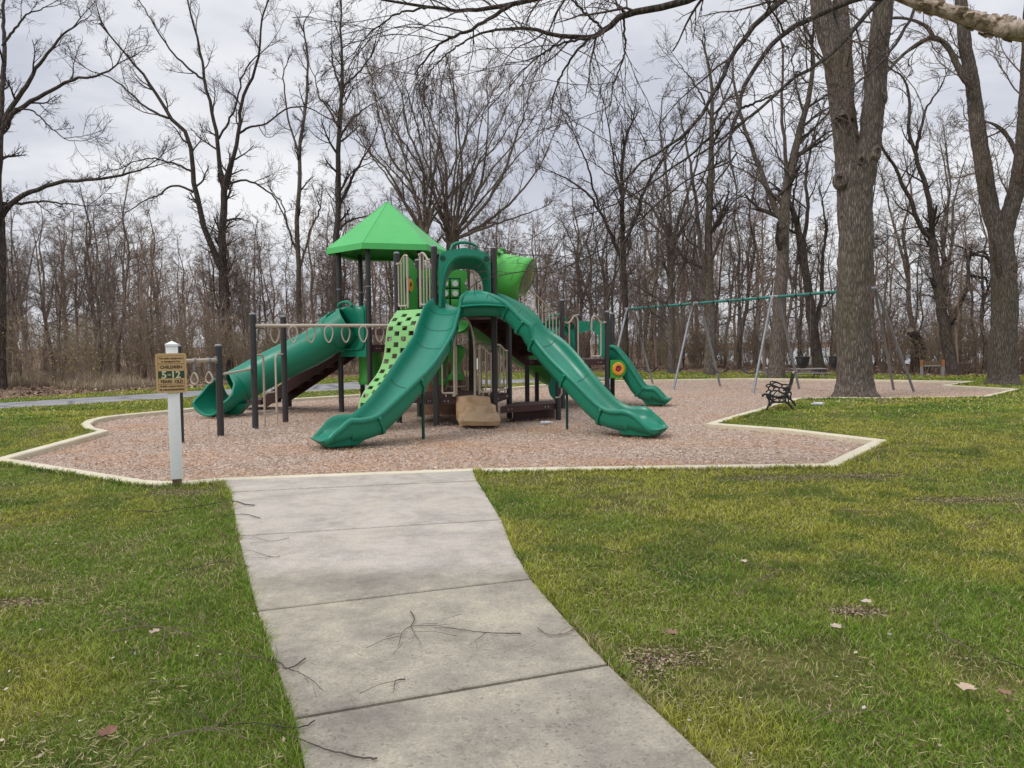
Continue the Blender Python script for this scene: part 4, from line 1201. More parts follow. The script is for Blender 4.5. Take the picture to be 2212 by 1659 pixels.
def t_for(px):
    best = None
    for k in range(2001):
        t = k / 2000; p = A1.lerp(A4, t); v = CM.transposed() @ (p - Vector((0, 0, CAMH))); x = 1106 + FPX * v.x / -v.z
        if best is None or abs(x - px) < best[0]: best = (abs(x - px), t)
    return best[1]
hg = MB()
def chain(a, b, r=.008):
    """links read as a beaded line"""
    a, b = Vector(a), Vector(b); n = 26; pts = []; rr = []
    for k in range(n * 2 + 1): pts.append(a.lerp(b, k / (2 * n))); rr.append(r * (1.25 if k % 2 else .6))
    return MB().tube(pts, rr, 6)
BS = ['belt swing nearest the low deck slide, black strap seat on chains', 'second belt swing from the low deck slide, black strap seat',
      'third belt swing from the low deck slide, in the middle bay of the swing frame', 'belt swing nearest the picnic tables, black strap seat sagging']
for i, (px_, py_) in enumerate(((1404, 800), (1458, 801.8), (1558, 801.8), (1622, 803.5))):
    t = t_for(px_); T = A1.lerp(A4, t); s_ = at(px_, py_, T.y); z = s_.z
    rt = empty('belt_swing', (T.x, T.y, z), 0, BS[i], 'swing', 'belt swings on the swing frame')
    wv = .27
    st_ = MB(); ring = []
    pr = Vector((-bd.y, bd.x, 0)).normalized()
    top_, bot_ = [], []
    for k in range(13):
        x = -wv + 2 * wv * k / 12; dz = .16 * (x / wv) ** 2 - .06
        c = Vector((T.x, T.y, z + dz)) + Vector((bd.x, bd.y, 0)).normalized() * x
        hw = .075
        ring.append([c - pr * hw + Vector((0, 0, .008)), c + pr * hw + Vector((0, 0, .008)), c + pr * hw - Vector((0, 0, .010)), c - pr * hw - Vector((0, 0, .010))])
    st_.loft(ring); st_.build('seat', M['rubber'], rt)
    for s in (-1, 1):
        e = Vector((T.x, T.y, z + .10)) + Vector((bd.x, bd.y, 0)).normalized() * wv * s
        tp = T + bd * (wv * s * .95)
        chain(tp + Vector((0, 0, -.1)), e).build('chain', M['chain'], rt)
        hg.tube([tp + Vector((0, 0, .0)), tp + Vector((0, 0, -.12))], .02, 8); hg.tube([tp - bd * .025, tp + bd * .025], .05, 12)
for i, (px_, py_) in enumerate(((1736, 778), (1808, 778))):
    t = t_for(px_); T = A1.lerp(A4, t); z = at(px_, py_, T.y).z
    rt = empty('bucket_swing', (T.x, T.y, z), 0, ['black toddler bucket swing hanging in front of the picnic table', 'black toddler bucket swing half hidden by the big forked trunk'][i], 'swing', 'toddler bucket swings')
    ux = Vector((bd.x, bd.y, 0)).normalized(); uy = Vector((-ux.y, ux.x, 0))
    def bk(rx, ry, zz): return [Vector((T.x, T.y, z + zz)) + ux * rx * cos(a) * 1.0 + uy * ry * sin(a) for a in np.linspace(0, 2 * pi, 25)[:-1]]
    b_ = MB().loft([bk(.07, .12, -.24), bk(.10, .15, -.22), bk(.17, .16, -.10), bk(.20, .18, .06), bk(.215, .19, .10), bk(.20, .175, .11), bk(.18, .16, .05), bk(.10, .10, -.12)], caps=True)
    b_.build('seat', M['rubber'], rt)
    MB().box(Vector((T.x, T.y, z - .03)) + uy * -.17, (.12, .05, .18), rz=atan2(ux.y, ux.x), bev=.02).build('front_divider', M['rubber'], rt)
    for s in (-1, 1):
        e = Vector((T.x, T.y, z + .07)) + ux * .2 * s; tp = T + bd * (.22 * s)
        chain(tp + Vector((0, 0, -.1)), e).build('chain', M['chain'], rt)
        MB().tube([e.lerp(tp, .02), e.lerp(tp, .16)], .016, 8).build('chain_sleeve', M['disc'], rt)
        hg.tube([tp, tp + Vector((0, 0, -.12))], .02, 8); hg.tube([tp - bd * .025, tp + bd * .025], .05, 12)
hg.build('hanger', M['rubber'], sw)

# ================================================================== BENCH
O_ = G(1714.7, 889.4, ZL); nfp = G(1654.5, 890.2, ZL)
Fd = Vector((nfp.x - O_.x, nfp.y - O_.y, 0)).normalized(); far_b = G(1731.8, 879.7, ZL)
Ld = Vector((-Fd.y, Fd.x, 0)); Ld = Ld if Ld.y > 0 else -Ld
Ld = (Vector((far_b.x - O_.x, far_b.y - O_.y, 0)).normalized() * .8 + Ld * .2).normalized(); LEN = 1.22
bench = empty('bench', (O_.x, O_.y, ZL), 0, 'black cast iron park bench with curled arms and wooden slats beside the kerb', 'bench')
def BP(x, y, l): return O_ + Fd * ((1210 - x) / 1340) + Ld * l + Vector((0, 0, (1432 - y) / 1340))
CURV = [([(1215, 1435), (1185, 1370), (1110, 1260), (1020, 1185), (940, 1152), (800, 1166), (680, 1150), (600, 1110), (540, 1060), (490, 1000), (455, 985)], .021),
        ([(435, 1435), (450, 1370), (488, 1275), (520, 1205), (522, 1130), (490, 1060), (455, 1005), (470, 975), (520, 990), (560, 1030), (540, 1050)], .021),
        ([(525, 1250), (555, 1212), (640, 1175), (720, 1165)], .013), ([(525, 1250), (548, 1258), (556, 1240)], .012),
        ([(1060, 1200), (1056, 1110), (1070, 1040), (1045, 992), (985, 1000), (955, 1045), (975, 1100), (985, 1160)], .018),
        ([(780, 1030), (790, 1100), (800, 1155)], .012), ([(985, 1160), (900, 1080), (960, 1040)], .011),
        ([(350, 1000), (335, 970), (365, 945), (430, 940), (520, 957), (640, 1000), (760, 1022), (880, 1005), (960, 970), (1010, 930)], .022),
        ([(560, 945), (535, 905), (570, 865), (640, 845), (720, 848), (800, 865), (860, 910), (940, 935), (1000, 930)], .015),
        ([(572, 838), (530, 835), (495, 790), (520, 730), (600, 705), (700, 725), (775, 765), (860, 765), (960, 775), (1045, 795)], .016),
        ([(490, 745), (450, 738), (437, 700), (470, 672), (540, 672), (620, 690), (720, 730), (775, 765)], .014),
        ([(800, 775), (790, 830), (830, 885), (900, 915), (965, 905), (985, 865), (960, 835), (925, 838), (925, 860)], .016),
        ([(990, 985), (1060, 830), (1110, 600), (1150, 400), (1160, 372)], .022)]
for l in (0.0, LEN):
    mb = MB()
    for c, r in CURV: mb.tube([Vector(p) for p in catmull([tuple(BP(x, y, l)) for x, y in c], len(c) * 3)], r, 8)
    mb.build('end_frame', M['iron'], bench)
for k, (x, y) in enumerate(((470, 930), (580, 962), (690, 988), (800, 995), (905, 972))):
    MB().box(BP(x, y - 8, LEN / 2), (.062, LEN + .02, .02), M=Matrix((-Fd, Ld, Vector((0, 0, 1)))).transposed(), bev=.004).build('seat_slat', M['slat'], bench)
bn = (Fd * .95 + Vector((0, 0, .25))).normalized()
upv = (BP(1150, 400, 0) - BP(1060, 830, 0)).normalized()
MX = Matrix((Ld, upv.cross(Ld) * -1, upv)).transposed()
for x, y in ((1152, 402), (1068, 800)): MB().box(BP(x, y, LEN / 2), (LEN, .022, .062), M=MX, bev=.004).build('back_slat', M['slat'], bench)
pn_ = MB()
for y in (440, 745):
    f = (830 - y) / 430; x = 1060 + 90 * f
    pn_.tube([BP(x, y, .02), BP(x, y, LEN - .02)], .013, 6)
nS = 9
for k in range(nS):
    l0 = .02 + (LEN - .04) * (k + .5) / nS
    for j in range(3):
        y = 500 + 92 * j; x = 1060 + 90 * (830 - y) / 430
        c = BP(x, y, l0); rr = .038
        pn_.tube([c + Ld * rr * 1.45 * cos(a) + upv * rr * .95 * sin(a) for a in np.linspace(0, 2 * pi, 15)[:-1]], .010, 6, closed=True)
        pn_.tube([c - Ld * .03, c + Ld * .03 + upv * .02], .012, 5)
    pn_.tube([BP(1141, 440, l0 + .06), BP(1078, 745, l0 + .06)], .010, 6)
pn_.build('back_panel', M['iron'], bench)
MB().tube([BP(800, 1150, 0), BP(800, 1150, LEN)], .01, 6).build('stretcher', M['iron'], bench)

# ================================================================== LITTER
def bottle(p, ang, label, s=1.0, crush=0.0):
    d = Vector((cos(ang), sin(ang), 0)); c = Vector(p) + Vector((0, 0, .036 * s))
    o = empty('plastic_bottle', (c.x, c.y, c.z - .036 * s), 0, label, 'bottle')
    prof = [(.002, -.115), (.028, -.114), (.033, -.10), (.033, -.05), (.029, -.045), (.033, -.04), (.033, .03), (.030, .05), (.018, .085), (.013, .092), (.013, .105), (.002, .106)]
    mb = MB().lathe([(r * s, z * s) for r, z in prof], c, 20, axis=d)
    if crush:
        mb.v = [tuple(Vector(v) + Vector((noise.noise((v[0] * 30, v[1] * 30, 1)), noise.noise((v[0] * 30, v[1] * 30, 7)), noise.noise((v[0] * 30, v[1] * 30, 4)) * .4)) * crush) for v in mb.v]
    mb.build('bottle_body', M['bottle'], o)
    MB().lathe([(.0155 * s, .094 * s), (.0155 * s, .112 * s), (.002, .113 * s)], c, 14, axis=d).build('bottle_cap', M['white'], o)
    MB().lathe([(.0336 * s, -.035 * s), (.034 * s, -.03 * s), (.034 * s, .02 * s), (.0336 * s, .025 * s)], c, 20, axis=d).build('bottle_label', M['disc'], o)
bottle(G(1765, 878, ZL) + Vector((0, 0, .02)), radians(172), 'clear plastic bottle lying in the grass behind the bench', 1.1, .006)
bottle(G(1181, 917), radians(10), 'crumpled clear plastic bottle lying on the wood chips by the side step', .95, .014)

# ================================================================== PICNIC TABLES, NOTICE FRAME
def picnic(px_, py_, wpx, rz, label):
    b = G(px_, py_, ZL); s = b.y / FPX; W = wpx * s; H = 20.5 * s
    o = empty('picnic_table', (b.x, b.y, ZL), rz, label, 'picnic table', 'picnic tables by the wood edge')
    def add(mb, n, m): q = mb.build(n, m, None, origin=(0, 0, 0), smooth=False); q.parent = o; return q
    dp = .42 * W
    for y in (-.17, 0, .17): add(MB().box((0, y * W * .9, H), (W, W * .145, H * .085), bev=.004), 'tabletop', M['greywood'])
    for sg in (-1, 1):
        add(MB().box((0, sg * dp, H * .58), (W, W * .13, H * .075), bev=.004), 'seat', M['greywood'])
        add(MB().tube([(sg * W * .33, -dp, H * .55), (sg * W * .33, dp, H * .55)], .016, 6).tube([(sg * W * .33, -dp * .75, 0), (sg * W * .33, -dp * .25, H * .96), (sg * W * .33, dp * .25, H * .96), (sg * W * .33, dp * .75, 0)], .018, 6), 'leg_frame', M['galv'])
picnic(1744, 817, 76, radians(4), 'grey picnic table seen side on, behind the bench and bucket swing')
picnic(1668, 815.5, 62, radians(72), 'grey picnic table seen end on, half hidden by a trunk behind the swings')
w0, w1 = G(1990.6, 814, ZL), G(2036.5, 814, ZL)
wf = empty('wooden_notice_frame', (w0.x, w0.y, ZL), 0, 'low wooden frame of two orange topped posts and dark planks by the wood edge', 'notice frame')
sc_ = w0.y / FPX
for q in (w0, w1):
    MB().box((q.x, q.y, ZL + 11 * sc_), (.088, .088, 24 * sc_), bev=.006).build('post', M['greywood'], wf, smooth=False)
    MB().box((q.x, q.y, ZL + 29.5 * sc_), (.092, .092, 14 * sc_), bev=.008).build('post_top', M['orangewood'], wf, smooth=False)
m_ = (w0 + w1) / 2; wd = (w1 - w0).length
for z, h, nm in ((32.0, 3.4, 'plank'), (28.2, 3.2, 'plank'), (24.0, 3.2, 'plank')):
    MB().box((m_.x, m_.y - .01, ZL + z * sc_), (wd - .1, .045, h * sc_), bev=.005).build(nm, M['boardwood'] if z > 25 else M['greywood'], wf, smooth=False)

# ================================================================== FALLEN TWIGS
def onpath(p): return inpoly(np.array([p.x]), np.array([p.y]), PATHPOLY)[0]
def twig(lines, r, label, seed, fine=4, mat='twig_d'):
    rn = random.Random(seed); r = r * .58
    def lift(x, y):
        p = G(x, y, .085); 
        return Vector((p.x, p.y, .086 + r)) if onpath(p) else Vector((*G(x, y, ZL).xy, ZL + .035))
    first = lift(*lines[0][0])
    o = empty('fallen_twig', tuple(first), 0, label, 'twig', 'twigs fallen on the path and lawn')
    mb = MB(); fn = MB()
    if onpath(G(*lines[0][0], .08)): fine = max(1, fine // 2)
    for k, l in enumerate(lines):
        P = [Vector(p) for p in catmull([tuple(lift(x, y)) for x, y in l], max(4, len(l) * 5))]
        P = [p + Vector((rn.uniform(-1, 1), rn.uniform(-1, 1), rn.uniform(0, 1))) * r * .9 for p in P]
        r0 = r if k == 0 else r * .62
        mb.tube(P, [r0 * (1 - .65 * i / (len(P) - 1)) for i in range(len(P))], 6)
        for j in range(fine):
            i = rn.randrange(1, len(P) - 1); d = (P[i + 1] - P[i - 1]).normalized(); a = rn.choice((-1, 1)) * rn.uniform(.4, 1.0); L = rn.uniform(.06, .22)
            e = Vector((d.x * cos(a) - d.y * sin(a), d.x * sin(a) + d.y * cos(a), rn.uniform(.0, .12)))
            q = [P[i], P[i] + e * L * .5 + Vector((0, 0, .005)), P[i] + e * L + d * L * .2]
            fn.tube(q, [r0 * .4, r0 * .3, .0012], 5)
    mb.build('stem', M[mat], o); fn.build('side_shoot', M[mat], o)
def Lp(*z): return [(x * .5, 972 + y * .5) for x, y in z]
def Rp(*z): return [(1106 + x * .5, 918 + y * .5) for x, y in z]
twig([Lp((1102, 243), (1060, 238), (1000, 238), (850, 262), (770, 272), (700, 287), (575, 285)), Lp((700, 287), (560, 280), (460, 320), (380, 362))], .009, 'thick dark stick reaching from the lawn onto the path, nearest the white post', 1, 6)
twig([Lp((1122, 297), (1058, 280), (1000, 300), (900, 312))], .006, 'short bent twig just below the thick dark stick at the path edge', 2)
twig([Lp((1250, 380), (1170, 396), (1090, 375))], .003, 'thin pale bowed twig lying across the second path slab', 3, 2)
twig([Lp((1212, 460), (1172, 463), (1060, 430)), Lp((1172, 463), (1060, 470))], .0035, 'forked thin twig near the left edge of the wide path slab', 4, 2)
twig([Lp((1072, 507), (960, 505), (850, 532), (790, 537), (700, 515))], .006, 'long dark twig ending at the path edge beside the wide slab', 5, 5)
twig([Lp((480, 818), (600, 795), (700, 797), (830, 828)), Lp((515, 712), (560, 755), (700, 800)), Lp((712, 795), (700, 880), (665, 965))], .007, 'crossed grey sticks in the middle of the left lawn', 6, 6, 'twig')
twig([Lp((1322, 905), (1245, 950), (1190, 940), (1030, 920), (880, 890)), Lp((1245, 950), (1320, 980), (1395, 1045))], .006, 'branched twig lying over the path edge at the slab before last', 7, 5)
twig([Lp((1750, 995), (1712, 1003), (1697, 1055))], .0055, 'small hooked twig on the path just above the wide joint', 8, 2)
twig([Lp((1773, 700), (1790, 735), (1773, 765), (1740, 790), (1718, 852)), Lp((1773, 765), (1820, 845)), Lp((1773, 765), (1850, 763), (1960, 757))], .0055, 'forked twig like a Y in the middle of the stained path slab', 9, 4)
twig([Lp((2250, 797), (2100, 793), (2000, 780), (1900, 765)), Lp((2100, 793), (2025, 850))], .0045, 'long thin twig pointing right on the stained path slab', 10, 3)
twig([Lp((1360, 1175), (1290, 1205), (1100, 1220), (940, 1222), (830, 1150))], .005, 'long twig whose thick end rests on the nearest slab corner', 11, 6)
twig([Lp((1630, 1340), (1540, 1332), (1400, 1295), (1250, 1272), (1180, 1235))], .006, 'dark stick lying on the nearest slab at the bottom of the path', 12, 3)
twig([Lp((545, 1372), (640, 1312), (760, 1268), (900, 1242), (1040, 1250))], .005, 'pale long twig at the bottom edge of the left lawn', 13, 5, 'twig')
twig([Lp((910, 1255), (1000, 1160), (1045, 1105), (1030, 960))], .004, 'arched pale twig standing up in the grass left of the nearest slab', 14, 3, 'twig')
twig([Lp((30, 905), (8, 870), (-20, 840)), Lp((30, 905), (150, 930))], .004, 'forked twig at the left edge of the near lawn', 15, 3, 'twig')
twig([Lp((160, 245), (158, 275), (170, 300)), Lp((170, 300), (60, 325))], .005, 'pale twig on the left lawn below the kerb corner', 16, 2, 'twig')
twig([Lp((640, 1040), (800, 1022), (960, 1000), (1030, 992))], .0035, 'straight pale twig in the grass above the last slab', 17, 4, 'twig')
twig([Rp((2077, 400), (2022, 455), (1985, 462)), Rp((1990, 470), (2050, 512)), Rp((2022, 455), (2085, 440))], .007, 'pale forked twig on the far side of the right lawn', 18, 3, 'twig')
twig([Rp((1985, 1005), (1870, 940), (1835, 915), (1842, 850), (1890, 795))], .006, 'long curved twig in the right lawn near the picture edge', 19, 3, 'twig')
twig([Rp((1000, 450), (1004, 470), (1010, 492)), Rp((1002, 468), (1055, 468), (1062, 450))], .005, 'small dark T shaped twig in the right lawn', 20, 1)
twig([Rp((400, 555), (470, 572), (557, 583))], .005, 'short dark twig in the lawn right of the wide slab', 21, 2)
twig([Rp((970, 765), (1060, 700), (1180, 652), (1262, 668)), Rp((1180, 652), (1080, 650))], .006, 'branched grey twig in the middle of the right lawn', 22, 5, 'twig')
twig([Rp((1290, 1318), (1370, 1280), (1520, 1272), (1600, 1275))], .004, 'thin pale twig low in the right lawn near the bottom', 23, 2, 'twig')
twig([Rp((110, 880), (150, 907), (210, 910), (300, 898)), Rp((210, 910), (330, 905), (430, 950))], .005, 'twig lying half on the path and half on the right lawn', 24, 4, 'twig')
twig([Rp((1410, 385), (1540, 392), (1662, 403)), Rp((1540, 392), (1470, 400))], .006, 'flat grey twig far back in the right lawn', 25, 4, 'twig')
twig([Rp((2212, 1090), (2140, 1060), (2075, 1040))], .006, 'dark twig at the right edge of the near lawn', 26, 2)

# single big dead leaves
def leaf(x, y, s, label, c, seed):
    rn = random.Random(seed); p = G(x, y, ZL) + Vector((0, 0, .045))
    if onpath(p): p = G(x, y, .085) + Vector((0, 0, .006))
    a = rn.uniform(0, 6.28); n = 7; rows = []
    for i in range(n):
        t = i / (n - 1); w = s * .42 * sin(pi * min(1, .08 + t * .92)) ** .7 * (1 + .25 * sin(t * 17)); z = .35 * s * (t - .5) ** 2 * 2
        rows.append([Vector((cos(a) * s * (t - .5) - sin(a) * w * q, sin(a) * s * (t - .5) + cos(a) * w * q, z + abs(q) * w * .5 + rn.uniform(0, .1) * s)) + p for q in (-1, -.5, 0, .5, 1)])
    m = plastic('dead_leaf_' + str(seed), c, .8, .6)
    o = MB().loft(rows, closed_ring=False, caps=False).build('fallen_leaf', m, None, origin=p)
    tag(o, label, 'leaf', 'single dead leaves on the lawn')
leaf(2086, 1517, .085, 'big pale curled dead leaf near the right picture edge', (.50, .38, .26), 1)
leaf(2170, 1525, .05, 'small brown dead leaf right of the big pale one', (.26, .15, .09), 2)
leaf(235, 1615, .075, 'rust brown dead leaf low in the left lawn', (.20, .10, .06), 3)
leaf(335, 1388, .06, 'pale dead leaf under the crossed sticks', (.42, .33, .24), 4)
leaf(1870, 1322, .06, 'pale dead leaf in the bare spot of the right lawn', (.48, .40, .32), 5)
leaf(1806, 1378, .06, 'curled pale dead leaf left of a bare spot in the right lawn', (.45, .37, .29), 6)
leaf(1450, 1391, .07, 'brown dead leaf in the bare patch right of the path', (.22, .13, .08), 7)
leaf(1608, 1231, .06, 'light dead leaf in the right lawn below the branched twig', (.46, .38, .3), 8)
# ================================================================== TREES
def norm(v): return v / np.maximum(np.linalg.norm(v, axis=-1, keepdims=True), 1e-9)
def spawn(par, k, n, t0, t1, amin, amax, lmin, lmax, rf, rend, up, wand, rng, absolute=False, taper=.55, planar=0.0):
    P, R, L = par; B, m, _ = P.shape
    idx = np.repeat(np.arange(B), k); C = len(idx)
    t = t0 + (t1 - t0) * ((np.tile(np.arange(k), B) + rng.random(C)) / k)
    f = np.clip(t * (m - 1), 0, m - 1.001); i = f.astype(int); fr = (f - i)[:, None]
    p = P[idx, i] * (1 - fr) + P[idx, i + 1] * fr; r = R[idx, i] * (1 - fr[:, 0]) + R[idx, i + 1] * fr[:, 0]
    T = norm(P[idx, i + 1] - P[idx, i])
    v = rng.normal(size=(C, 3)); v[:, 1] *= (1 - planar); v -= T * (v * T).sum(1, keepdims=True); v = norm(v)
    a = np.radians(rng.uniform(amin, amax, C))[:, None]
    d = norm(np.cos(a) * T + np.sin(a) * v)
    ln = rng.uniform(lmin, lmax, C) * (1 if absolute else L[idx]) * (1 - taper * (t - t0))
    r0 = np.maximum(np.minimum(r * rf, r * .95), rend)
    pts = np.empty((C, n, 3)); pts[:, 0] = p
    for j in range(1, n):
        d = norm(d + rng.normal(size=(C, 3)) * wand + np.array([0, 0, up]))
        p = p + d * (ln / (n - 1))[:, None]; pts[:, j] = p
    rad = r0[:, None] * (1 - (1 - .35) * np.linspace(0, 1, n))[None] 
    rad = np.maximum(rad, rend); rad[:, -1] = np.minimum(rad[:, -1], np.maximum(rend * .7, r0 * .3))
    return pts, rad, ln
def tubes(par, sides):
    P, R, _ = par; B, n, _ = P.shape
    T = np.empty_like(P); T[:, 1:-1] = P[:, 2:] - P[:, :-2]; T[:, 0] = P[:, 1] - P[:, 0]; T[:, -1] = P[:, -1] - P[:, -2]; T = norm(T)
    ax = np.argmin(np.abs(T.mean(1)), 1); ref = np.eye(3)[ax][:, None, :]
    u = norm(np.cross(T, np.broadcast_to(ref, T.shape))); w = np.cross(T, u)
    a = 2 * pi * np.arange(sides) / sides
    V_ = P[:, :, None, :] + R[:, :, None, None] * (np.cos(a)[None, None, :, None] * u[:, :, None, :] + np.sin(a)[None, None, :, None] * w[:, :, None, :])
    base = (np.arange(B) * n * sides)[:, None, None]; i = (np.arange(n - 1) * sides)[None, :, None]; k = np.arange(sides)[None, None, :]; k2 = (k + 1) % sides
    q = np.stack([base + i + k, base + i + k2, base + i + sides + k2, base + i + sides + k], -1).reshape(-1, 4)
    return V_.reshape(-1, 3), q
def merge(lst):
    vs, qs, b = [], [], 0
    for v, q in lst: vs.append(v); qs.append(q + b); b += len(v)
    return np.concatenate(vs), np.concatenate(qs)
def stemarr(pts, r0, r1, n=16, wob=.0, rng=RNG):
    C = np.array(catmull([tuple(p) for p in pts], n)); L = np.linalg.norm(np.diff(C, axis=0), axis=1).sum()
    if wob: C[1:-1] += rng.normal(size=(n - 2, 3)) * wob
    return C[None], np.linspace(r0, r1, n)[None], np.array([L])
def cat(ps): return np.concatenate([p[0] for p in ps]), np.concatenate([p[1] for p in ps]), np.concatenate([p[2] for p in ps])

def crown_from(limbs, rng, rend=.006, dens=1.0, l2=(.35, .7), l3=(.3, .6), up=.05, k2=6, k3=6, k4=3, wand=.16, a=(30, 62)):
    """limbs -> branches -> twigs -> twiglets"""
    g = [tubes(limbs, 6)]
    b2 = spawn(limbs, int(k2 * dens), 6, .2, 1.0, a[0], a[1], l2[0], l2[1], .6, rend * 1.5, up, wand, rng); g.append(tubes(b2, 5))
    b3 = spawn(b2, int(k3 * dens), 5, .12, 1.0, 28, 62, l3[0], l3[1], .6, rend, up, wand, rng); g.append(tubes(b3, 3))
    if k4:
        b4 = spawn(b3, k4, 4, .1, 1.0, 22, 55, .5, 1.0, .7, rend * .8, up * .5, wand, rng, taper=.3); g.append(tubes(b4, 3))
    return g

def hero(name, label, d, stems, mat='bark_d', twig='twig_d', limb_len=(1.0, 2.6), kl=7, t0=.3, group=None, seed=1, rend=.005, cat_='tree', dens=1.0, k4=2, up=.06, depth=.25, side=14, base_z=ZL, a=(30, 65)):
    """stems: list of (photo polyline, width start px, width end px); each gets its own lean in depth so the crown is round"""
    rng = np.random.default_rng(seed); S = []
    for i, (px, w0, w1) in enumerate(stems):
        lean = 0 if i == 0 else rng.uniform(-1, 1) * depth
        pts = []
        y0 = px[0][1]
        for (x, y) in px: pts.append(tuple(at(x, y, d + lean * (y0 - y) / FPX * d)))
        if i == 0: pts[0] = (pts[0][0], pts[0][1], base_z - .1)
        S.append(stemarr(pts, w0 / FPX * d / 2, w1 / FPX * d / 2, 20, .012 * d / 20, rng))
    b = S[0][0][0, 0]
    root = empty(name, (b[0], b[1], base_z), 0, label, cat_, group)
    o0 = np.array([b[0], b[1], base_z])
    st0 = S[0]; R = st0[1].copy(); R[0, 0] *= 1.22; R[0, 1] *= 1.06
    v, q = merge([tubes((s[0], R if i == 0 else s[1], s[2]), side) for i, s in enumerate(S)])
    t = raw_mesh('trunk', v - o0, quads=q, mat=M[mat], smooth=True); t.parent = root
    allS = cat(S)
    g = []
    for s_, tt in zip(S, [t0] + [.12] * (len(S) - 1)):
        k = max(2, int(.75 * kl * s_[2][0] / 6 * dens))
        limbs = spawn(s_, k, 8, tt, 1.0, a[0], a[1], limb_len[0], limb_len[1], .5, rend * 2, up, .14, rng, absolute=True, taper=.5)
        # a leading shoot at the tip of every stem
        tip = spawn(s_, 2, 8, .96, 1.0, 5, 35, limb_len[0], limb_len[1], .9, rend * 2, up, .12, rng, absolute=True, taper=0)
        g += crown_from(cat([limbs, tip]), rng, rend, 1.0, k4=k4, up=up, l2=(.35, .8), l3=(.4, .9), wand=.11, k2=5, k3=5)
    v, q = merge(g)
    c = raw_mesh('crown', v - o0, quads=q, mat=M[twig]); c.parent = root
    return root
H2 = lambda *z: [(x * .5, y * .5) for x, y in z]                    # picture halves: left and right enlargements
HR = lambda *z: [(1106 + x * .5, y * .5) for x, y in z]

hero('bare_tree', 'tall dark bare tree with two crossing trunks, left of the roofed tower', 37, [
    (H2((985, 1600), (980, 1450), (968, 1250), (962, 1100), (965, 950), (970, 800)), 22, 13),
    (H2((966, 1180), (935, 1110), (905, 1040), (870, 930), (845, 820), (832, 740), (818, 600), (740, 510), (690, 430), (640, 350), (590, 290), (530, 220), (430, 100)), 14, 3),
    (H2((970, 810), (1000, 720), (1020, 640), (1035, 520), (1045, 430), (1090, 340), (1120, 230), (1130, 100), (1160, 0)), 10, 3),
    (H2((970, 810), (945, 700), (935, 590), (915, 480), (885, 350), (870, 240), (835, 100), (810, 0)), 10, 3),
    (H2((740, 510), (680, 490), (600, 440), (500, 350), (400, 310)), 6, 2),
    (H2((832, 745), (770, 715), (700, 690), (640, 685), (570, 700)), 5, 2), (H2((835, 830), (750, 800), (690, 840), (640, 860), (540, 920)), 5, 2),
    (H2((1035, 575), (1090, 545), (1140, 540), (1240, 470), (1330, 465), (1400, 500)), 5, 2), (H2((975, 795), (1060, 780), (1130, 810), (1190, 860), (1240, 960), (1265, 1060)), 5, 2),
    (H2((885, 350), (820, 300), (740, 220), (660, 100), (600, 0)), 5, 2), (H2((945, 600), (1010, 480), (1060, 300), (1160, 200)), 5, 2)], kl=8, seed=3, limb_len=(.8, 2.2))
hero('bare_tree', 'large bare tree at the left picture edge with long level limbs', 26, [
    (H2((5, 1680), (0, 1500), (5, 1250), (2, 1000), (-10, 800), (0, 560)), 24, 14),
    (H2((0, 950), (50, 880), (110, 835), (170, 815), (260, 785), (350, 778), (430, 772), (520, 758), (570, 745), (640, 720)), 12, 3),
    (H2((0, 570), (40, 480), (100, 390), (150, 310), (200, 240), (270, 150), (330, 110)), 12, 3), (H2((0, 560), (60, 490), (140, 430), (240, 380), (330, 340), (440, 320), (510, 275)), 11, 3),
    (H2((0, 560), (10, 400), (18, 220), (12, 80), (20, -60)), 12, 5), (H2((0, 880), (90, 880), (180, 870), (270, 880), (380, 890)), 7, 2), (H2((60, 470), (140, 480), (210, 540), (280, 600)), 4, 2), (H2((10, 200), (70, 120), (120, 60), (200, 30)), 6, 2)],
    kl=7, seed=4, limb_len=(.6, 1.7), t0=.5)
hero('bare_tree', 'slender pale bare tree between the crossing trunks and the roofed tower', 42, [
    (H2((1290, 1560), (1292, 1300), (1285, 1000), (1293, 800), (1298, 620), (1325, 450), (1330, 250), (1310, 110)), 13, 3),
    (H2((1295, 700), (1270, 600), (1240, 480), (1225, 330), (1240, 280)), 5, 2), (H2((1300, 1150), (1340, 1000), (1370, 930), (1385, 895)), 5, 3), (H2((1290, 1100), (1250, 1000), (1220, 880), (1190, 850)), 5, 2)], kl=8, seed=5, limb_len=(.6, 1.6), mat='bark')
hero('bare_tree', 'dark bare tree rising just left of the peaked green roof', 38, [
    (H2((1440, 1560), (1450, 1300), (1452, 1050), (1462, 850), (1465, 620), (1472, 470), (1480, 300), (1470, 150), (1475, 20)), 17, 3),
    (H2((1462, 900), (1500, 820), (1530, 750), (1565, 690), (1590, 650), (1630, 560)), 8, 2), (H2((1458, 1000), (1500, 960), (1560, 938), (1620, 930)), 6, 2), (H2((1465, 600), (1510, 530), (1560, 480), (1610, 450)), 6, 2),
    (H2((1470, 560), (1420, 470), (1380, 420), (1360, 330)), 5, 2), (H2((1478, 400), (1440, 280), (1430, 180)), 5, 2), (H2((1480, 380), (1540, 320), (1600, 250), (1640, 160)), 5, 2)], kl=9, seed=6, limb_len=(.7, 2.0))
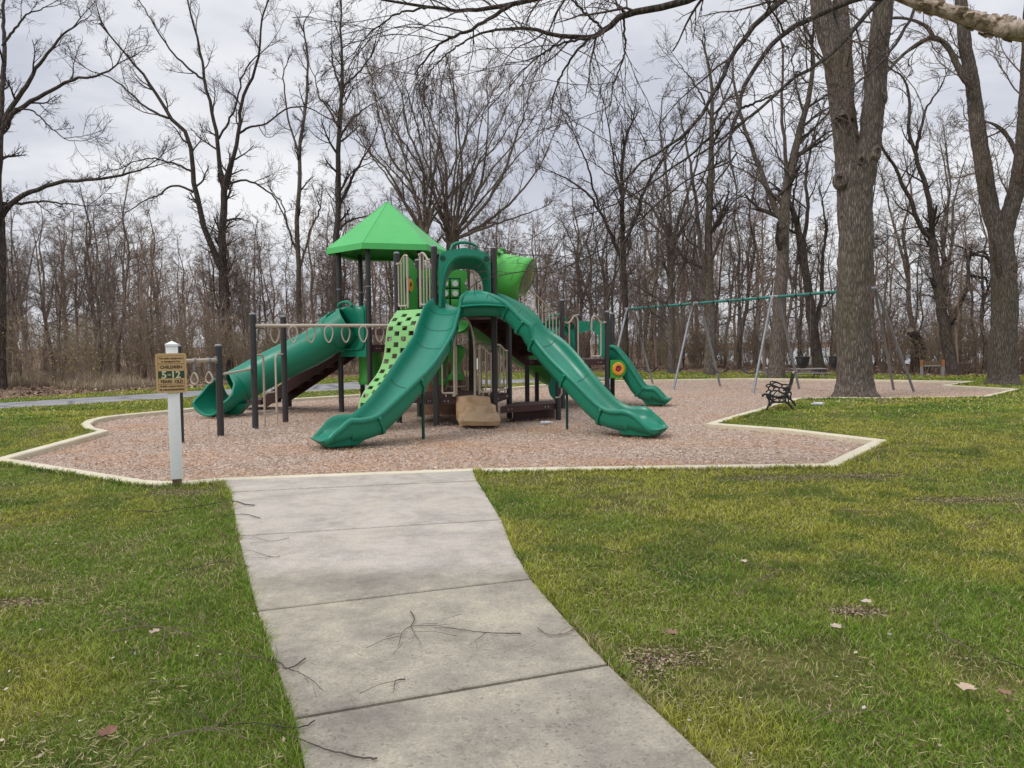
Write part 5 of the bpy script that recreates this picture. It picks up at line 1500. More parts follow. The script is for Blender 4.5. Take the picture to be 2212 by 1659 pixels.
fan = [((1940, 1040), (1900, 900), (1845, 780), (1790, 680), (1700, 560), (1650, 480)), ((1945, 1040), (1930, 880), (1925, 720), (1880, 560), (1830, 430), (1800, 330)), ((1950, 1040), (1985, 880), (1995, 740), (1985, 560), (1960, 420), (1940, 300)),
       ((1955, 1030), (2030, 900), (2080, 780), (2100, 640), (2110, 480), (2100, 360)), ((1960, 1030), (2080, 900), (2170, 760), (2220, 620), (2270, 480), (2290, 380)), ((1830, 1010), (1835, 860), (1820, 700), (1760, 560), (1740, 420), (1700, 330)),
       ((1835, 1000), (1860, 860), (1880, 720), (1900, 600), (1900, 470)), ((1960, 1040), (2100, 960), (2230, 850), (2330, 720), (2400, 560)), ((1830, 1010), (1760, 900), (1690, 760), (1600, 660), (1530, 600)), ((1955, 1040), (2080, 990), (2220, 940), (2340, 900)), ((1830, 1020), (1780, 800), (1700, 700), (1650, 560), (1620, 420))]
rf_ = random.Random(19)
for k in range(15):
    bx_, by_ = (1950, 1035) if k % 3 else (1832, 1005)
    tx_, ty_ = 1500 + 900 * (k + rf_.random()) / 15, 300 + rf_.random() * 160 + abs(k - 7) * 22
    m_ = (tx_ - bx_)
    fan.append(((bx_, by_), (bx_ + m_ * .22, by_ - (by_ - ty_) * .25), (bx_ + m_ * .5 + rf_.uniform(-20, 20), by_ - (by_ - ty_) * .52), (bx_ + m_ * .8 + rf_.uniform(-20, 20), by_ - (by_ - ty_) * .8), (tx_, ty_)))
hero('bare_tree', 'wide vase shaped bare tree fanning out behind the green arch hood', 36, [(H2((1950, 1580), (1950, 1300), (1950, 1040)), 26, 20), (H2((1945, 1250), (1870, 1130), (1832, 1010)), 16, 13)] + [(H2(*f), 7.5 if i < 11 else 5.5, 1.6) for i, f in enumerate(fan)], mat='bark', twig='twig', kl=9, seed=7, limb_len=(.8, 1.9), depth=.45, up=.10, k4=3, a=(15, 42))
hero('bare_tree', 'dark bare tree directly behind the low deck and its short slide', 37, [
    (HR((492, 1600), (488, 1350), (482, 1120), (475, 900), (478, 700), (500, 560)), 15, 5), (HR((482, 1150), (430, 1020), (380, 920), (330, 840), (250, 780), (170, 740)), 9, 2), (HR((480, 1060), (540, 940), (570, 830), (640, 700), (700, 600)), 8, 2),
    (HR((380, 920), (340, 760), (300, 650), (260, 560)), 5, 2), (HR((476, 850), (440, 700), (420, 560), (400, 450)), 5, 2)], kl=9, seed=8, limb_len=(.8, 2.1), group=None)
hero('bare_tree', 'bare tree between the first two swing legs with a forked stem', 35, [
    (HR((690, 1620), (688, 1400), (684, 1200), (690, 1060)), 15, 11), (HR((690, 1060), (650, 980), (600, 890), (530, 850), (420, 760), (350, 700)), 8, 2), (HR((690, 1060), (715, 960), (760, 830), (800, 700), (830, 560), (850, 420)), 8, 2),
    (HR((690, 1050), (680, 880), (660, 700), (640, 560), (650, 420)), 7, 2)], kl=9, seed=9, limb_len=(.8, 2.2), mat='bark')
hero('bare_tree', 'thick bare tree between the second and third swing legs with side limbs', 33, [
    (HR((855, 1625), (858, 1400), (852, 1200), (850, 950), (858, 760), (862, 560), (860, 360), (830, 200)), 24, 4), (HR((845, 1240), (780, 1150), (700, 1060), (640, 1000), (560, 930)), 9, 3), (HR((845, 1220), (820, 1100), (805, 950), (785, 800), (760, 660), (730, 500)), 12, 3),
    (HR((860, 1010), (900, 960), (930, 900), (970, 860)), 7, 3), (HR((858, 560), (920, 420), (960, 330)), 6, 2), (HR((860, 500), (800, 380), (740, 300)), 5, 2), (HR((855, 1160), (890, 1040), (930, 940)), 7, 3)], kl=9, seed=10, limb_len=(.8, 2.3), mat='bark')
hero('bare_tree', 'tall grey bare tree in front of the end on picnic table', 29.3, [
    (HR((1140, 1640), (1150, 1450), (1165, 1200), (1175, 980), (1192, 800), (1222, 650), (1262, 500), (1300, 300), (1290, 150)), 34, 5), (HR((1172, 960), (1120, 860), (1075, 740), (1030, 620), (985, 480), (955, 330), (960, 200)), 14, 3), (HR((1190, 820), (1180, 640), (1165, 470), (1170, 300), (1160, 150)), 9, 3),
    (HR((1180, 900), (1120, 830), (1040, 760), (960, 720)), 7, 2), (HR((1225, 640), (1320, 540), (1380, 470)), 7, 2), (HR((1262, 500), (1230, 380), (1210, 250)), 6, 2)], kl=9, seed=11, limb_len=(.8, 2.3), mat='bark')
hero('bare_tree', 'dark leaning bare tree with a branching trunk left of the big forked trunk', 32, [
    (HR((1335, 1620), (1300, 1420), (1280, 1250), (1255, 1080), (1215, 920), (1190, 850)), 24, 8), (HR((1300, 1440), (1335, 1300), (1340, 1150), (1355, 980), (1340, 860)), 11, 3), (HR((1256, 1060), (1280, 900), (1270, 760), (1300, 600), (1340, 480)), 9, 3), (HR((1210, 900), (1230, 760), (1235, 620)), 5, 2)], kl=8, seed=12, limb_len=(.7, 2.0))
hero('bare_tree', 'dark mossy bare tree leaning left behind the right swing legs', 31, [
    (HR((1905, 1620), (1880, 1480), (1852, 1320), (1835, 1180), (1815, 1030)), 26, 15), (HR((1818, 1040), (1765, 980), (1730, 880), (1690, 800), (1650, 710), (1600, 640), (1580, 560)), 11, 4), (HR((1815, 1030), (1805, 880), (1770, 760), (1740, 660), (1715, 560), (1715, 420), (1690, 330), (1640, 300)), 12, 3),
    (HR((1740, 665), (1770, 550), (1790, 470), (1850, 380), (1880, 310)), 7, 2), (HR((1875, 1420), (1930, 1330), (1965, 1240), (1972, 1150), (1985, 1100), (2050, 1110)), 10, 5), (HR((1975, 1130), (1950, 1070), (1880, 1060)), 5, 2), (HR((1985, 1100), (2040, 1090), (2075, 1150)), 6, 3), (HR((1975, 1190), (2050, 1200)), 6, 3), (HR((1760, 980), (1690, 990), (1630, 1020)), 3, 2)], kl=9, seed=13, limb_len=(.6, 1.7))

# ---- the two big trunks near the lawn get real bark relief
def barked(name, label, d, stems, seed, twig='twig', limb_len=(.8, 2.0), kl=4, knots=(), base_z=ZL, rings=150, sides=56, relief=.024, t0=.6, stub=None):
    rng = np.random.default_rng(seed)
    A = []
    for i, (px, w0, w1, lean) in enumerate(stems):
        y0 = px[0][1]; pts = [tuple(at(x, y, d + lean * (y0 - y) / FPX * d)) for x, y in px]
        if i == 0: pts[0] = (pts[0][0], pts[0][1], base_z - .12)
        A.append(stemarr(pts, w0 / FPX * d / 2, w1 / FPX * d / 2, rings if i == 0 else rings * 3 // 4, 0, rng))
    b = A[0][0][0, 0]; root = empty(name, (b[0], b[1], base_z), 0, label, 'tree'); o0 = np.array([b[0], b[1], base_z])
    L = []
    for i, s in enumerate(A):
        P, R, ln = s; R = R.copy()
        hgt = P[0, :, 2] - base_z
        if i == 0: R[0] *= 1 + .34 * np.exp(-np.maximum(hgt, 0) / .22)
        v, q = tubes((P, R, ln), sides)
        nR = P.shape[1]; ctr = np.repeat(P[0], sides, 0); dirv = v - ctr; rr = np.linalg.norm(dirv, axis=1, keepdims=True); dn = dirv / rr
        for j in range(len(v)):
            a = dn[j]; z = v[j, 2]; rad = rr[j, 0]
            x1, y1 = a[0] * rad * 15, a[1] * rad * 15
            wv = noise.noise((x1 * .3, y1 * .3, z * 1.3)) * .8
            n1 = abs(noise.noise((x1 + wv, y1, z * 2.1 + seed))) ; n2 = noise.noise((x1 * 2.2, y1 * 2.2, z * 7 + 3)); n3 = noise.noise((a[0] * 1.3, a[1] * 1.3, z * .9 + seed))
            flare = 0
            if i == 0 and z < base_z + .6: flare = .06 * max(0, 1 - (z - base_z) / .6) ** 2 * (noise.noise((a[0] * 2.4, a[1] * 2.4, seed)) * 1.6)
            v[j] += a * ((n1 - .25) * relief * 2.2 + n2 * relief * .45 + n3 * relief * 1.1 + flare)
        L.append((v, q))
    v, q = merge(L)
    t = raw_mesh('trunk', v - o0, quads=q, mat=M['bark'], smooth=True); t.parent = root
    g = []
    for i, s in enumerate(A):
        if i == 0 and len(A) > 1: continue
        k = max(3, int(kl * s[2][0] / 3))
        limbs = spawn(s, k, 9, .15, 1.0, 35, 75, limb_len[0], limb_len[1], .14, .012, .10, .15, rng, absolute=True, taper=.2)
        g += crown_from(limbs, rng, .0055, 1.0, k2=6, k3=5, k4=3)
    v, q = merge(g); c = raw_mesh('crown', v - o0, quads=q, mat=M[twig]); c.parent = root
    for (x, y, r) in knots:
        p = at(x, y, d); p = p + (Vector((0, 0, CAMH)) - p).normalized() * 0
        R_ = r / FPX * d
        dirv = Vector((0, -1, .1)).normalized(); q_ = Vector((p.x, p.y - .0, p.z))
        # push the collar out to the bark surface
        best = None
        for s in A:
            k = int(np.argmin(np.abs(s[0][0, :, 2] - p.z) + np.abs(s[0][0, :, 0] - p.x) * .5)); cc = s[0][0, k]; rr = s[1][0, k]
            e = abs(cc[0] - p.x) / rr
            if best is None or e < best[0]: best = (e, cc, rr)
        _, cc, rr = best; dx = max(-.92, min(.92, (p.x - cc[0]) / rr)); nrm = Vector((dx, -sqrt(1 - dx * dx), 0))
        q_ = Vector((cc[0], cc[1], p.z)) + nrm * (rr - .02)
        kb_ = MB().lathe([(R_ * 1.7, -.04), (R_ * 1.45, .03), (R_ * 1.05, .055), (R_ * .75, .05), (R_ * .6, .0), (.002, -.01)], q_, 20, axis=nrm)
        kb_.v = [tuple(Vector(w) + Vector((0, 0, (w[2] - q_.z) * .25)) + Vector((noise.noise((w[0] * 9, w[1] * 9, w[2] * 9)),) * 3) * .02) for w in kb_.v]
        kb_.build('knot', M['bark'], root)
    return root
barked('bare_tree', 'massive forked bare trunk standing on the lawn edge right of the bench', 19.7, [
    ([(1847, 862), (1845, 800), (1844, 700), (1845, 600), (1849, 520), (1846, 440), (1850, 360)], 72, 66, 0),
    ([(1842, 470), (1838, 400), (1832, 330), (1824, 260), (1812, 190), (1800, 110), (1778, 40), (1762, -60), (1740, -200)], 58, 36, .12),
    ([(1852, 430), (1868, 360), (1880, 300), (1888, 230), (1894, 150), (1902, 70), (1912, -20), (1920, -160)], 50, 32, -.10),
    ([(1822, 260), (1824, 180), (1820, 90), (1816, 0), (1822, -140)], 40, 30, .3)], 21, knots=((1880, 336, 9), (1846, 355, 6), (1807, 392, 10), (1896, 130, 5), (1760, 112, 8), (1918, 218, 8)), kl=2.2, limb_len=(.8, 2.4))
barked('bare_tree', 'thick forked bare tree at the right picture edge beyond the kerb point', 24.3, [
    ([(2166, 836), (2166, 760), (2170, 680), (2168, 600), (2163, 530), (2160, 480)], 54, 44, 0),
    ([(2160, 520), (2140, 450), (2126, 370), (2112, 280), (2102, 190), (2085, 100), (2076, 0), (2068, -120)], 36, 22, .1),
    ([(2164, 520), (2182, 460), (2198, 400), (2210, 310), (2218, 200), (2222, 60), (2230, -60)], 34, 22, -.1),
    ([(2098, 180), (2080, 165), (2046, 100), (2018, 83), (1998, 86), (1960, 110), (1925, 145), (1885, 190), (1860, 230)], 15, 2, .1), ([(2020, 86), (1996, 55), (1960, 42), (1925, 40), (1890, 52)], 8, 2, .2),
    ([(2204, 350), (2180, 300), (2150, 270), (2110, 260)], 10, 4, .2), ([(2190, 640), (2166, 610), (2150, 560), (2146, 520)], 14, 8, -.3)], 22, knots=((2204, 395, 8), (2182, 578, 8)), kl=4, limb_len=(.7, 2.2), rings=110, sides=48)
# snapped leaning trunk behind the swing legs
def snag():
    d = 33; pts = [tuple(at(x, y, d)) for x, y in ((2000, 812), (1993, 770), (1982, 735), (1968, 715))]
    pts[0] = (pts[0][0], pts[0][1], ZL - .1)
    s = stemarr(pts, 24 / FPX * d / 2, 17 / FPX * d / 2, 24, .01); v, q = tubes(s, 14)
    r = empty('broken_trunk', pts[0], 0, 'snapped leaning tree trunk with a jagged pale top behind the swing leg', 'tree trunk'); r.location.z = ZL
    o0 = np.array([pts[0][0], pts[0][1], ZL])
    t = raw_mesh('trunk', v - o0, quads=q, mat=M['bark_d'], smooth=True); t.parent = r
    tp = Vector(pts[-1]); mb = MB()
    for k in range(14):
        a = 2 * pi * k / 14; b = tp + Vector((cos(a) * .12, sin(a) * .12, -.05)); h = .08 + .16 * abs(noise.noise((k * 1.7, 0, 0)))
        mb.tube([b, b + Vector((-.02, 0, h)), b + Vector((-.05, 0, h * 1.5))], [.05, .03, .004], 5)
    mb.build('jagged_break', M['slat'], r)
snag()

# ---- near tree whose trunk stands right of the view: peeling limb and drooping branches overhead
def overhang():
    rng = np.random.default_rng(33)
    T0 = np.array([7.6, 7.6, ZL])
    root = empty('overhanging_tree', tuple(T0), 0, 'near bare tree reaching over the view, with a peeling pale limb and drooping twigs', 'tree')
    trunk = stemarr([(7.6, 7.6, -.1), (7.55, 7.6, 2), (7.4, 7.7, 4.2), (7.3, 7.8, 6.5), (7.1, 8.0, 9), (7.0, 8.2, 12)], .22, .06, 30)
    v, q = tubes(trunk, 20)
    t = raw_mesh('trunk', v - T0, quads=q, mat=M['birch'], smooth=True); t.parent = root
    def W_(px, d, d2=None): 
        n = len(px); d2 = d2 or d
        return [tuple(at(x, y, d + (d2 - d) * i / (n - 1))) for i, (x, y) in enumerate(px)]
    limb = stemarr([(7.45, 7.66, 3.5), (6.6, 7.2, 3.8), (5.4, 6.5, 3.95)] + W_(HR((2212, 138), (2100, 112), (1990, 84), (1850, 40), (1700, -6), (1560, -70), (1350, -200)), 6.2, 6.6), .10, .03, 60)
    v, q = tubes(limb, 16)
    for j in range(len(v)): v[j] += np.array([noise.noise((v[j, 0] * 14, v[j, 1] * 14, v[j, 2] * 14 + k * 9)) for k in range(3)]) * .003
    l = raw_mesh('peeling_limb', v - T0, quads=q, mat=M['birch'], smooth=True); l.parent = root
    fl = MB(); rn = random.Random(5)
    for k in range(150):
        i = rn.randrange(12, 50); p = Vector(limb[0][0, i]); tdir = (Vector(limb[0][0, i + 1]) - p).normalized(); p = p.lerp(Vector(limb[0][0, i + 1]), rn.random()); r_ = limb[1][0, i]
        u = tdir.orthogonal().normalized(); u.rotate(Matrix.Rotation(rn.uniform(0, 6.28), 3, tdir)); w = tdir.cross(u)
        L = rn.uniform(.03, .10); h = rn.uniform(.006, .03) * (1 if rn.random() < .7 else 1.8)
        a = p + u * r_ * .98
        fl.add([a - tdir * L / 2, a + tdir * L / 2, a + tdir * L * .4 + w * h * .6 + u * h * .5, a - tdir * L * .35 + w * h + u * h * .9], [(0, 1, 2, 3)])
    fl.build('peeling_bark', M['birch'], root, smooth=False)
    hub = lambda z: tuple(trunk[0][0, np.argmin(np.abs(trunk[0][0, :, 2] - z))])
    ST = []
    def br(px, d, w0, w1, start=None, d2=None):
        P = W_(px, d, d2)
        if start: P = [hub(start)] + [tuple(np.array(hub(start)) * .55 + np.array(P[0]) * .45 + np.array([0, 0, .35]))] + P
        ST.append(stemarr(P, w0 / FPX * d / 2, w1 / FPX * d / 2, 26, .006, rng))
    br([(1700, -95), (1570, -40), (1480, 0), (1356, 30), (1306, 65), (1271, 82), (1206, 75), (1146, 65), (1080, 62), (1010, 85)], 7.2, 22, 4, 6.6)
    br([(1700, -120), (1480, -60), (1300, -30), (1106, 8), (1050, 18), (1000, 22), (925, 15), (825, 0), (760, -10)], 7.6, 16, 4, 6.8, 7.6)
    br([(1106, 10), (1060, 40), (1025, 60), (975, 82), (950, 95), (915, 130), (895, 160)], 7.4, 9, 3)
    br([(1306, 65), (1262, 92), (1225, 140), (1196, 200), (1190, 260)], 7.1, 7, 2); br([(1346, 35), (1350, 90), (1345, 130), (1326, 180), (1318, 230)], 7.2, 5, 2); br([(1271, 82), (1210, 95), (1160, 125), (1120, 160)], 7, 6, 2)
    br([(1300, 62), (1256, 20), (1215, -20)], 7.2, 6, 3); br([(1352, 30), (1335, 10), (1320, -20)], 7.2, 6, 3)
    br([(1890, -140), (1790, -70), (1691, 0), (1655, 32), (1621, 65), (1581, 120), (1558, 170), (1531, 220), (1486, 285), (1436, 320), (1386, 350), (1320, 420)], 8.2, 16, 3, 7.6, 6.9)
    br([(1960, -40), (1880, -10), (1811, 12), (1731, 50), (1690, 75), (1656, 110), (1616, 170), (1600, 210), (1596, 235), (1578, 285), (1575, 350), (1592, 415)], 8.0, 15, 3, 7.6, 6.2)
    br([(2010, -90), (1935, -30), (1886, 15), (1856, 50), (1826, 85), (1790, 118), (1756, 145), (1700, 180), (1640, 235), (1560, 300), (1500, 340)], 8.6, 13, 3, 8.2, 6.4)
    br([(1581, 240), (1540, 290), (1470, 350), (1400, 400), (1330, 440), (1240, 470)], 7.7, 6, 2); br([(1596, 235), (1640, 220), (1700, 190)], 7.8, 6, 3)
    br([(1575, 350), (1500, 380), (1420, 440), (1330, 520), (1260, 560), (1190, 590)], 7.6, 4, 1.5); br([(1592, 330), (1545, 400), (1500, 480), (1480, 560), (1450, 640)], 7.6, 4, 1.5)
    br([(1486, 285), (1430, 350), (1380, 440), (1350, 540), (1330, 600)], 7.6, 4, 1.5); br([(1640, 235), (1560, 310), (1510, 400), (1490, 470), (1420, 600), (1400, 700)], 8.1, 4, 1.5)
    br([(925, 15), (860, 30), (800, 70), (760, 120)], 7, 5, 2); br([(1010, 85), (950, 130), (900, 190)], 6.7, 4, 1.5)
    br([(2100, -120), (2010, -40), (1956, 60), (1900, 140), (1850, 180), (1800, 260)], 8.8, 8, 2, None, 6.4)
    S = cat(ST); v, q = tubes(S, 10)
    b = raw_mesh('branch', v - T0, quads=q, mat=M['bark_d'], smooth=True); b.parent = root
    # fine drooping twigs
    a1 = spawn(S, 9, 8, .30, 1.0, 25, 65, .45, 1.3, .45, .0035, -.07, .13, rng, absolute=True, taper=.2)
    a2 = spawn(a1, 8, 6, .1, 1.0, 25, 60, .25, .6, .6, .0022, -.06, .13, rng)
    a3 = spawn(a2, 2, 5, .2, 1.0, 25, 60, .3, .7, .7, .0016, -.05, .13, rng)
    buds = spawn(a2, 3, 3, .3, 1.0, 20, 50, .02, .035, .9, .0028, .0, .02, rng, absolute=True)
    v, q = merge([tubes(a1, 5), tubes(a2, 3), tubes(a3, 3), tubes(buds, 3)])
    c = raw_mesh('crown', v - T0, quads=q, mat=M['twig_d']); c.parent = root
overhang()

# ---- woodland: variants first, then individual copies
def wood_variant(seed, H, r0, kind):
    rng = np.random.default_rng(seed)
    lean = rng.normal(size=2) * .04 * H
    pts = [(0, 0, -.2)] + [(lean[0] * t + rng.normal() * .12, lean[1] * t + rng.normal() * .12, H * t) for t in (.15, .3, .45, .6, .75, .9, 1.0)]
    S = [stemarr(pts, r0, .02, 22, .02, rng)]
    if kind == 1:
        f = S[0][0][0, 8]; dd = np.array([rng.choice((-1, 1)) * rng.uniform(.2, .35), rng.uniform(-.2, .2), 1]); 
        S.append(stemarr([tuple(f), tuple(f + dd * H * .15), tuple(f + dd * H * .3 + rng.normal(size=3) * .2), tuple(f + dd * H * .5)], r0 * .62, .02, 18, .02, rng))
    g = [tubes(s, 8) for s in S]
    for i, s in enumerate(S):
        limbs = spawn(s, 22 if kind == 0 else 15, 8, .24 if i == 0 else .1, 1.0, 40, 80, .12 * H, .27 * H, .42, .011, .05, .14, rng, absolute=True, taper=.55)
        g += crown_from(limbs, rng, .0062, 1.0, k2=5, k3=5, k4=3, up=.025, wand=.15, a=(35, 75))
    # dead side shoots on the lower stem
    low = spawn(S[0], 14, 6, .06, .4, 50, 95, .4, 1.6, .15, .008, .02, .18, rng, absolute=True, taper=0)
    b2 = spawn(low, 5, 5, .2, 1, 30, 60, .3, .6, .7, .006, .02, .15, rng); g += [tubes(low, 4), tubes(b2, 3)]
    v, q = merge(g)
    return v, q
VAR = []
for i, (H, r0, kd) in enumerate(((13.5, .17, 0), (11.5, .13, 0), (15, .20, 1), (12.5, .15, 1), (10, .11, 0), (14, .16, 0), (9, .09, 0), (12, .17, 1))):
    v, q = wood_variant(100 + i, H, r0, kd)
    o = raw_mesh('woodland_tree', v, quads=q, mat=M['bark_far' if i % 3 else 'twig_r']); VAR.append((o, H))
GR = [(-1e9, 'thin bare tree in the dense wood left of the roofed tower', 'bare trees of the wood left of the tower'),
      (770, 'thin bare tree in the dense wood behind the climbing structure', 'bare trees of the wood behind the structure'),
      (1330, 'thin bare tree in the dense wood behind the swings', 'bare trees of the wood behind the swings'),
      (1880, 'thin bare tree in the dense wood right of the big forked trunk', 'bare trees of the wood at the right')]
rn = random.Random(77); used = set(); placed = []
def edge_y(x):
    for a, b in zip(FEP[:-1], FEP[1:]):
        if a[0] <= x <= b[0]: return a[1] + (b[1] - a[1]) * (x - a[0]) / (b[0] - a[0] + 1e-9)
    return 40
NT = 298; tries = 0
while len(placed) < NT and tries < 20000:
    tries += 1
    u = rn.random() ** 1.25; px = rn.uniform(-260, 2470)
    d0 = None
    s = (px - 1106) / FPX
    # march to the wood edge along this bearing
    d = 18.0
    while d < 60 and edge_y(s * d) > d: d += .5
    y = d + (5.5 if px < 820 else .8) + u * 34; x = s * y
    if any((x - a) ** 2 + (y - b) ** 2 < (.75 + .015 * y) ** 2 for a, b in placed): continue
    if 17 < x < 60 and 44 < y < 100: continue
    placed.append((x, y))
    vi = rn.randrange(len(VAR)); src, H = VAR[vi]
    if vi in used: o = src.copy(); COL.objects.link(o)
    else: o = src; used.add(vi)
    sc = rn.uniform(.50, .80) * (1.0 + .006 * (y - 35))
    if px < 700: sc *= .84
    o.location = (x, y, ZL); o.rotation_euler = (rn.uniform(-.03, .03), rn.uniform(-.05, .05), rn.uniform(0, 6.28)); o.scale = (sc * rn.uniform(.8, 1.05),) * 2 + (sc,)
    gi = [g for g in GR if px >= g[0]][-1]
    tag(o, gi[1], 'tree', gi[2])
for i, (o, H) in enumerate(VAR):
    if i not in used: bpy.data.objects.remove(o)

# ---- undergrowth along the wood edge: one mass of bare shrubs, one of small opening leaves, dry grass
rng = np.random.default_rng(55)
def shrub(seed, n0=9, H=2.6):
    r = np.random.default_rng(seed)
    base = np.zeros((n0, 5, 3)); 
    for k in range(n0):
        a = r.uniform(0, 2 * pi); s = r.uniform(.1, .6); base[k] = [[cos(a) * .1 + cos(a) * s * H * t * .6 + r.normal() * .05, sin(a) * .1 + sin(a) * s * H * t * .6 + r.normal() * .05, H * t * r.uniform(.9, 1.05)] for t in np.linspace(0, 1, 5)]
    P = (base, np.linspace(.018, .006, 5)[None].repeat(n0, 0), np.full(n0, H))
    b2 = spawn(P, 6, 5, .15, 1, 25, 60, .2, .5, .6, .006, .04, .16, r); b3 = spawn(b2, 5, 4, .15, 1, 25, 60, .35, .7, .7, .005, .03, .16, r)
    return merge([tubes(P, 4), tubes(b2, 3), tubes(b3, 3)]), b3
SH = [shrub(200 + i, 9, 2.6) for i in range(5)]
vs, qs, b = [], [], 0; lv, lc = [], []
for k in range(300):
    px = rng.uniform(-230, 2440); s = (px - 1106) / FPX; d = 18.0
    while d < 60 and edge_y(s * d) > d: d += .5
    y = d + (4.0 if px < 820 else 1.2) + 26 * rng.random() ** 1.8; x = s * y
    if 15 < x < 60: y = min(y, 40 + 4 * rng.random()); x = s * y
    (v, q), b3 = SH[k % 5]; a = rng.uniform(0, 6.28); sc = rng.uniform(.55, 1.35); c_, s_ = cos(a) * sc, sin(a) * sc
    Rm = np.array([[c_, -s_, 0], [s_, c_, 0], [0, 0, sc]]); off = np.array([x, y, ZL - .05])
    vs.append(v @ Rm.T + off); qs.append(q + b); b += len(v)
    dens = 1.3 if px < 900 else (.9 if 1380 < px < 1700 else .35)
    tips = b3[0][:, 1:].reshape(-1, 3); m = rng.random(len(tips)) < .62 * dens; tp = tips[m] @ Rm.T + off
    keep = tp[:, 2] < .5 + 2.4 * rng.random(len(tp)); lv.append(tp[keep])
stuff(raw_mesh('undergrowth', np.concatenate(vs), quads=np.concatenate(qs), mat=M['brush']), 'tangle of bare reddish brown shrubs along the foot of the wood', 'undergrowth')
def flakes(P, size, asp, rng, flat=0.0, cols=None, curl=0):
    n = len(P); d = rng.normal(size=(n, 3)); d[:, 2] *= (1 - flat); d = norm(d); e = rng.normal(size=(n, 3)); e[:, 2] *= (1 - flat); e -= d * (e * d).sum(1, keepdims=True); e = norm(e)
    sz = size * rng.uniform(.5, 1.3, n)[:, None]
    a, b_ = d * sz, e * sz * asp
    v = np.stack([P - a - b_ * .5, P + a * .2 - b_, P + a + b_ * .2, P - a * .3 + b_], 1).reshape(-1, 3)
    q = (np.arange(n) * 4)[:, None] + np.arange(4)[None]
    c = None if cols is None else np.repeat(cols, 4, 0)
    return v, q, c
P = np.concatenate(lv)
pick_ = rng.random(len(P))
cc = np.where((pick_ < .65)[:, None], np.array([.36, .34, .10]), np.array([.36, .28, .13])) * rng.uniform(.6, 1.4, len(P))[:, None]
v, q, c = flakes(P + rng.normal(size=P.shape) * .05, .027, .6, rng, 0, cc)
stuff(raw_mesh('opening_leaves', v, quads=q, mat=M['leaf'], col=c), 'haze of yellow green opening leaves on the shrubs at the wood edge', 'foliage')

# ---- grass blades
def view_points(n, d0, d1, spread, rng, power=1.0):
    d = d0 * (d1 / d0) ** (rng.random(n) ** power); x = rng.uniform(-1, 1, n) * spread * d
    return x, d
def blades(x, y, hgt, wid, rng, col, lean=.7, z0=ZL):
    n = len(x); a = rng.uniform(0, 2 * pi, n); h = hgt * rng.uniform(.5, 1.25, n); l = h * lean * rng.uniform(.2, 1.4, n)
    ca, sa = np.cos(a), np.sin(a); b_ = rng.uniform(0, 2 * pi, n); wx, wy = np.cos(b_) * wid * .5, np.sin(b_) * wid * .5
    z = np.full(n, z0) - .006
    v = np.stack([np.stack([x - wx, y - wy, z], 1), np.stack([x + wx, y + wy, z], 1),
                  np.stack([x + ca * l * .35 + wx * .8, y + sa * l * .35 + wy * .8, z + h * .62], 1), np.stack([x + ca * l * .35 - wx * .8, y + sa * l * .35 - wy * .8, z + h * .62], 1),
                  np.stack([x + ca * l, y + sa * l, z + h * .92], 1)], 1).reshape(-1, 3)
    i = (np.arange(n) * 5)[:, None]
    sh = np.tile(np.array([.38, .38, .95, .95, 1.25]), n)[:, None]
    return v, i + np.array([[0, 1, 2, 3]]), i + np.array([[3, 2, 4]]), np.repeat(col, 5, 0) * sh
def grass_cols(x, y, rng):
    n = len(x)
    a = vnoise(x + 40, y, 1.3) * .6 + vnoise(x, y + 90, .45) * .4; bb = vnoise(x + 7, y + 3, .9) * .55 + vnoise(x, y, .25) * .45
    g = np.array([.20, .31, .034]); yg = np.array([.43, .43, .066]); st = np.array([.52, .44, .22]); dk = np.array([.085, .175, .022])
    t = np.clip((a - .35) / .3, 0, 1)[:, None]; c = g * (1 - t) + yg * t
    t = np.clip((bb - .58) / .14, 0, 1)[:, None] * .75; c = c * (1 - t) + dk * t
    s = (rng.random(n) < .15 + .45 * np.clip((.40 - bb) / .18, 0, 1))[:, None]; c = np.where(s, st * rng.uniform(.6, 1.2, n)[:, None], c)
    return c * rng.uniform(.65, 1.4, n)[:, None]
def off_limits(x, y, grow=0.0):
    m = inpoly(x, y, KP) | inpoly(x, y, PATHPOLY) | inpoly(x, y, ASPH)
    return m
KO = [(p.x, p.y) for p in offset_poly(KP, .09)]; KO2 = [(p.x, p.y) for p in offset_poly(KP, -.09)]
def off2(x, y): return off_limits(x, y) | inpoly(x, y, KO) | inpoly(x, y, KO2)
x, y = view_points(560000, 2.3, 17, .86, rng, 1.0)
bare = np.zeros(len(x), bool)
for cx, cy, rx, ry in PATCH: bare |= (((x - cx) / (rx * 1.05)) ** 2 + ((y - cy) / (ry * 1.05)) ** 2 < 1) & (rng.random(len(x)) < .8)
thin = rng.random(len(x)) < .75 * np.clip((.36 - (vnoise(x + 7, y + 3, .9) * .55 + vnoise(x, y, .25) * .45)) / .12, 0, 1)
m = ~(off2(x, y) | bare | thin); x, y = x[m], y[m]
tall = .45 + .7 * vnoise(x + 11, y + 5, .35) + .55 * vnoise(x + 31, y + 25, .09)
nearedge = 1.0
hg_ = np.clip(.025 + .0006 * y, 0, .040) * tall + .006
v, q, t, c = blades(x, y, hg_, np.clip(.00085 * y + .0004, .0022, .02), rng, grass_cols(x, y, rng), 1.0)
stuff(raw_mesh('grass', v, tris=t, quads=q, mat=M['blade'], col=c), 'short green and straw coloured lawn grass around the play area', 'grass')
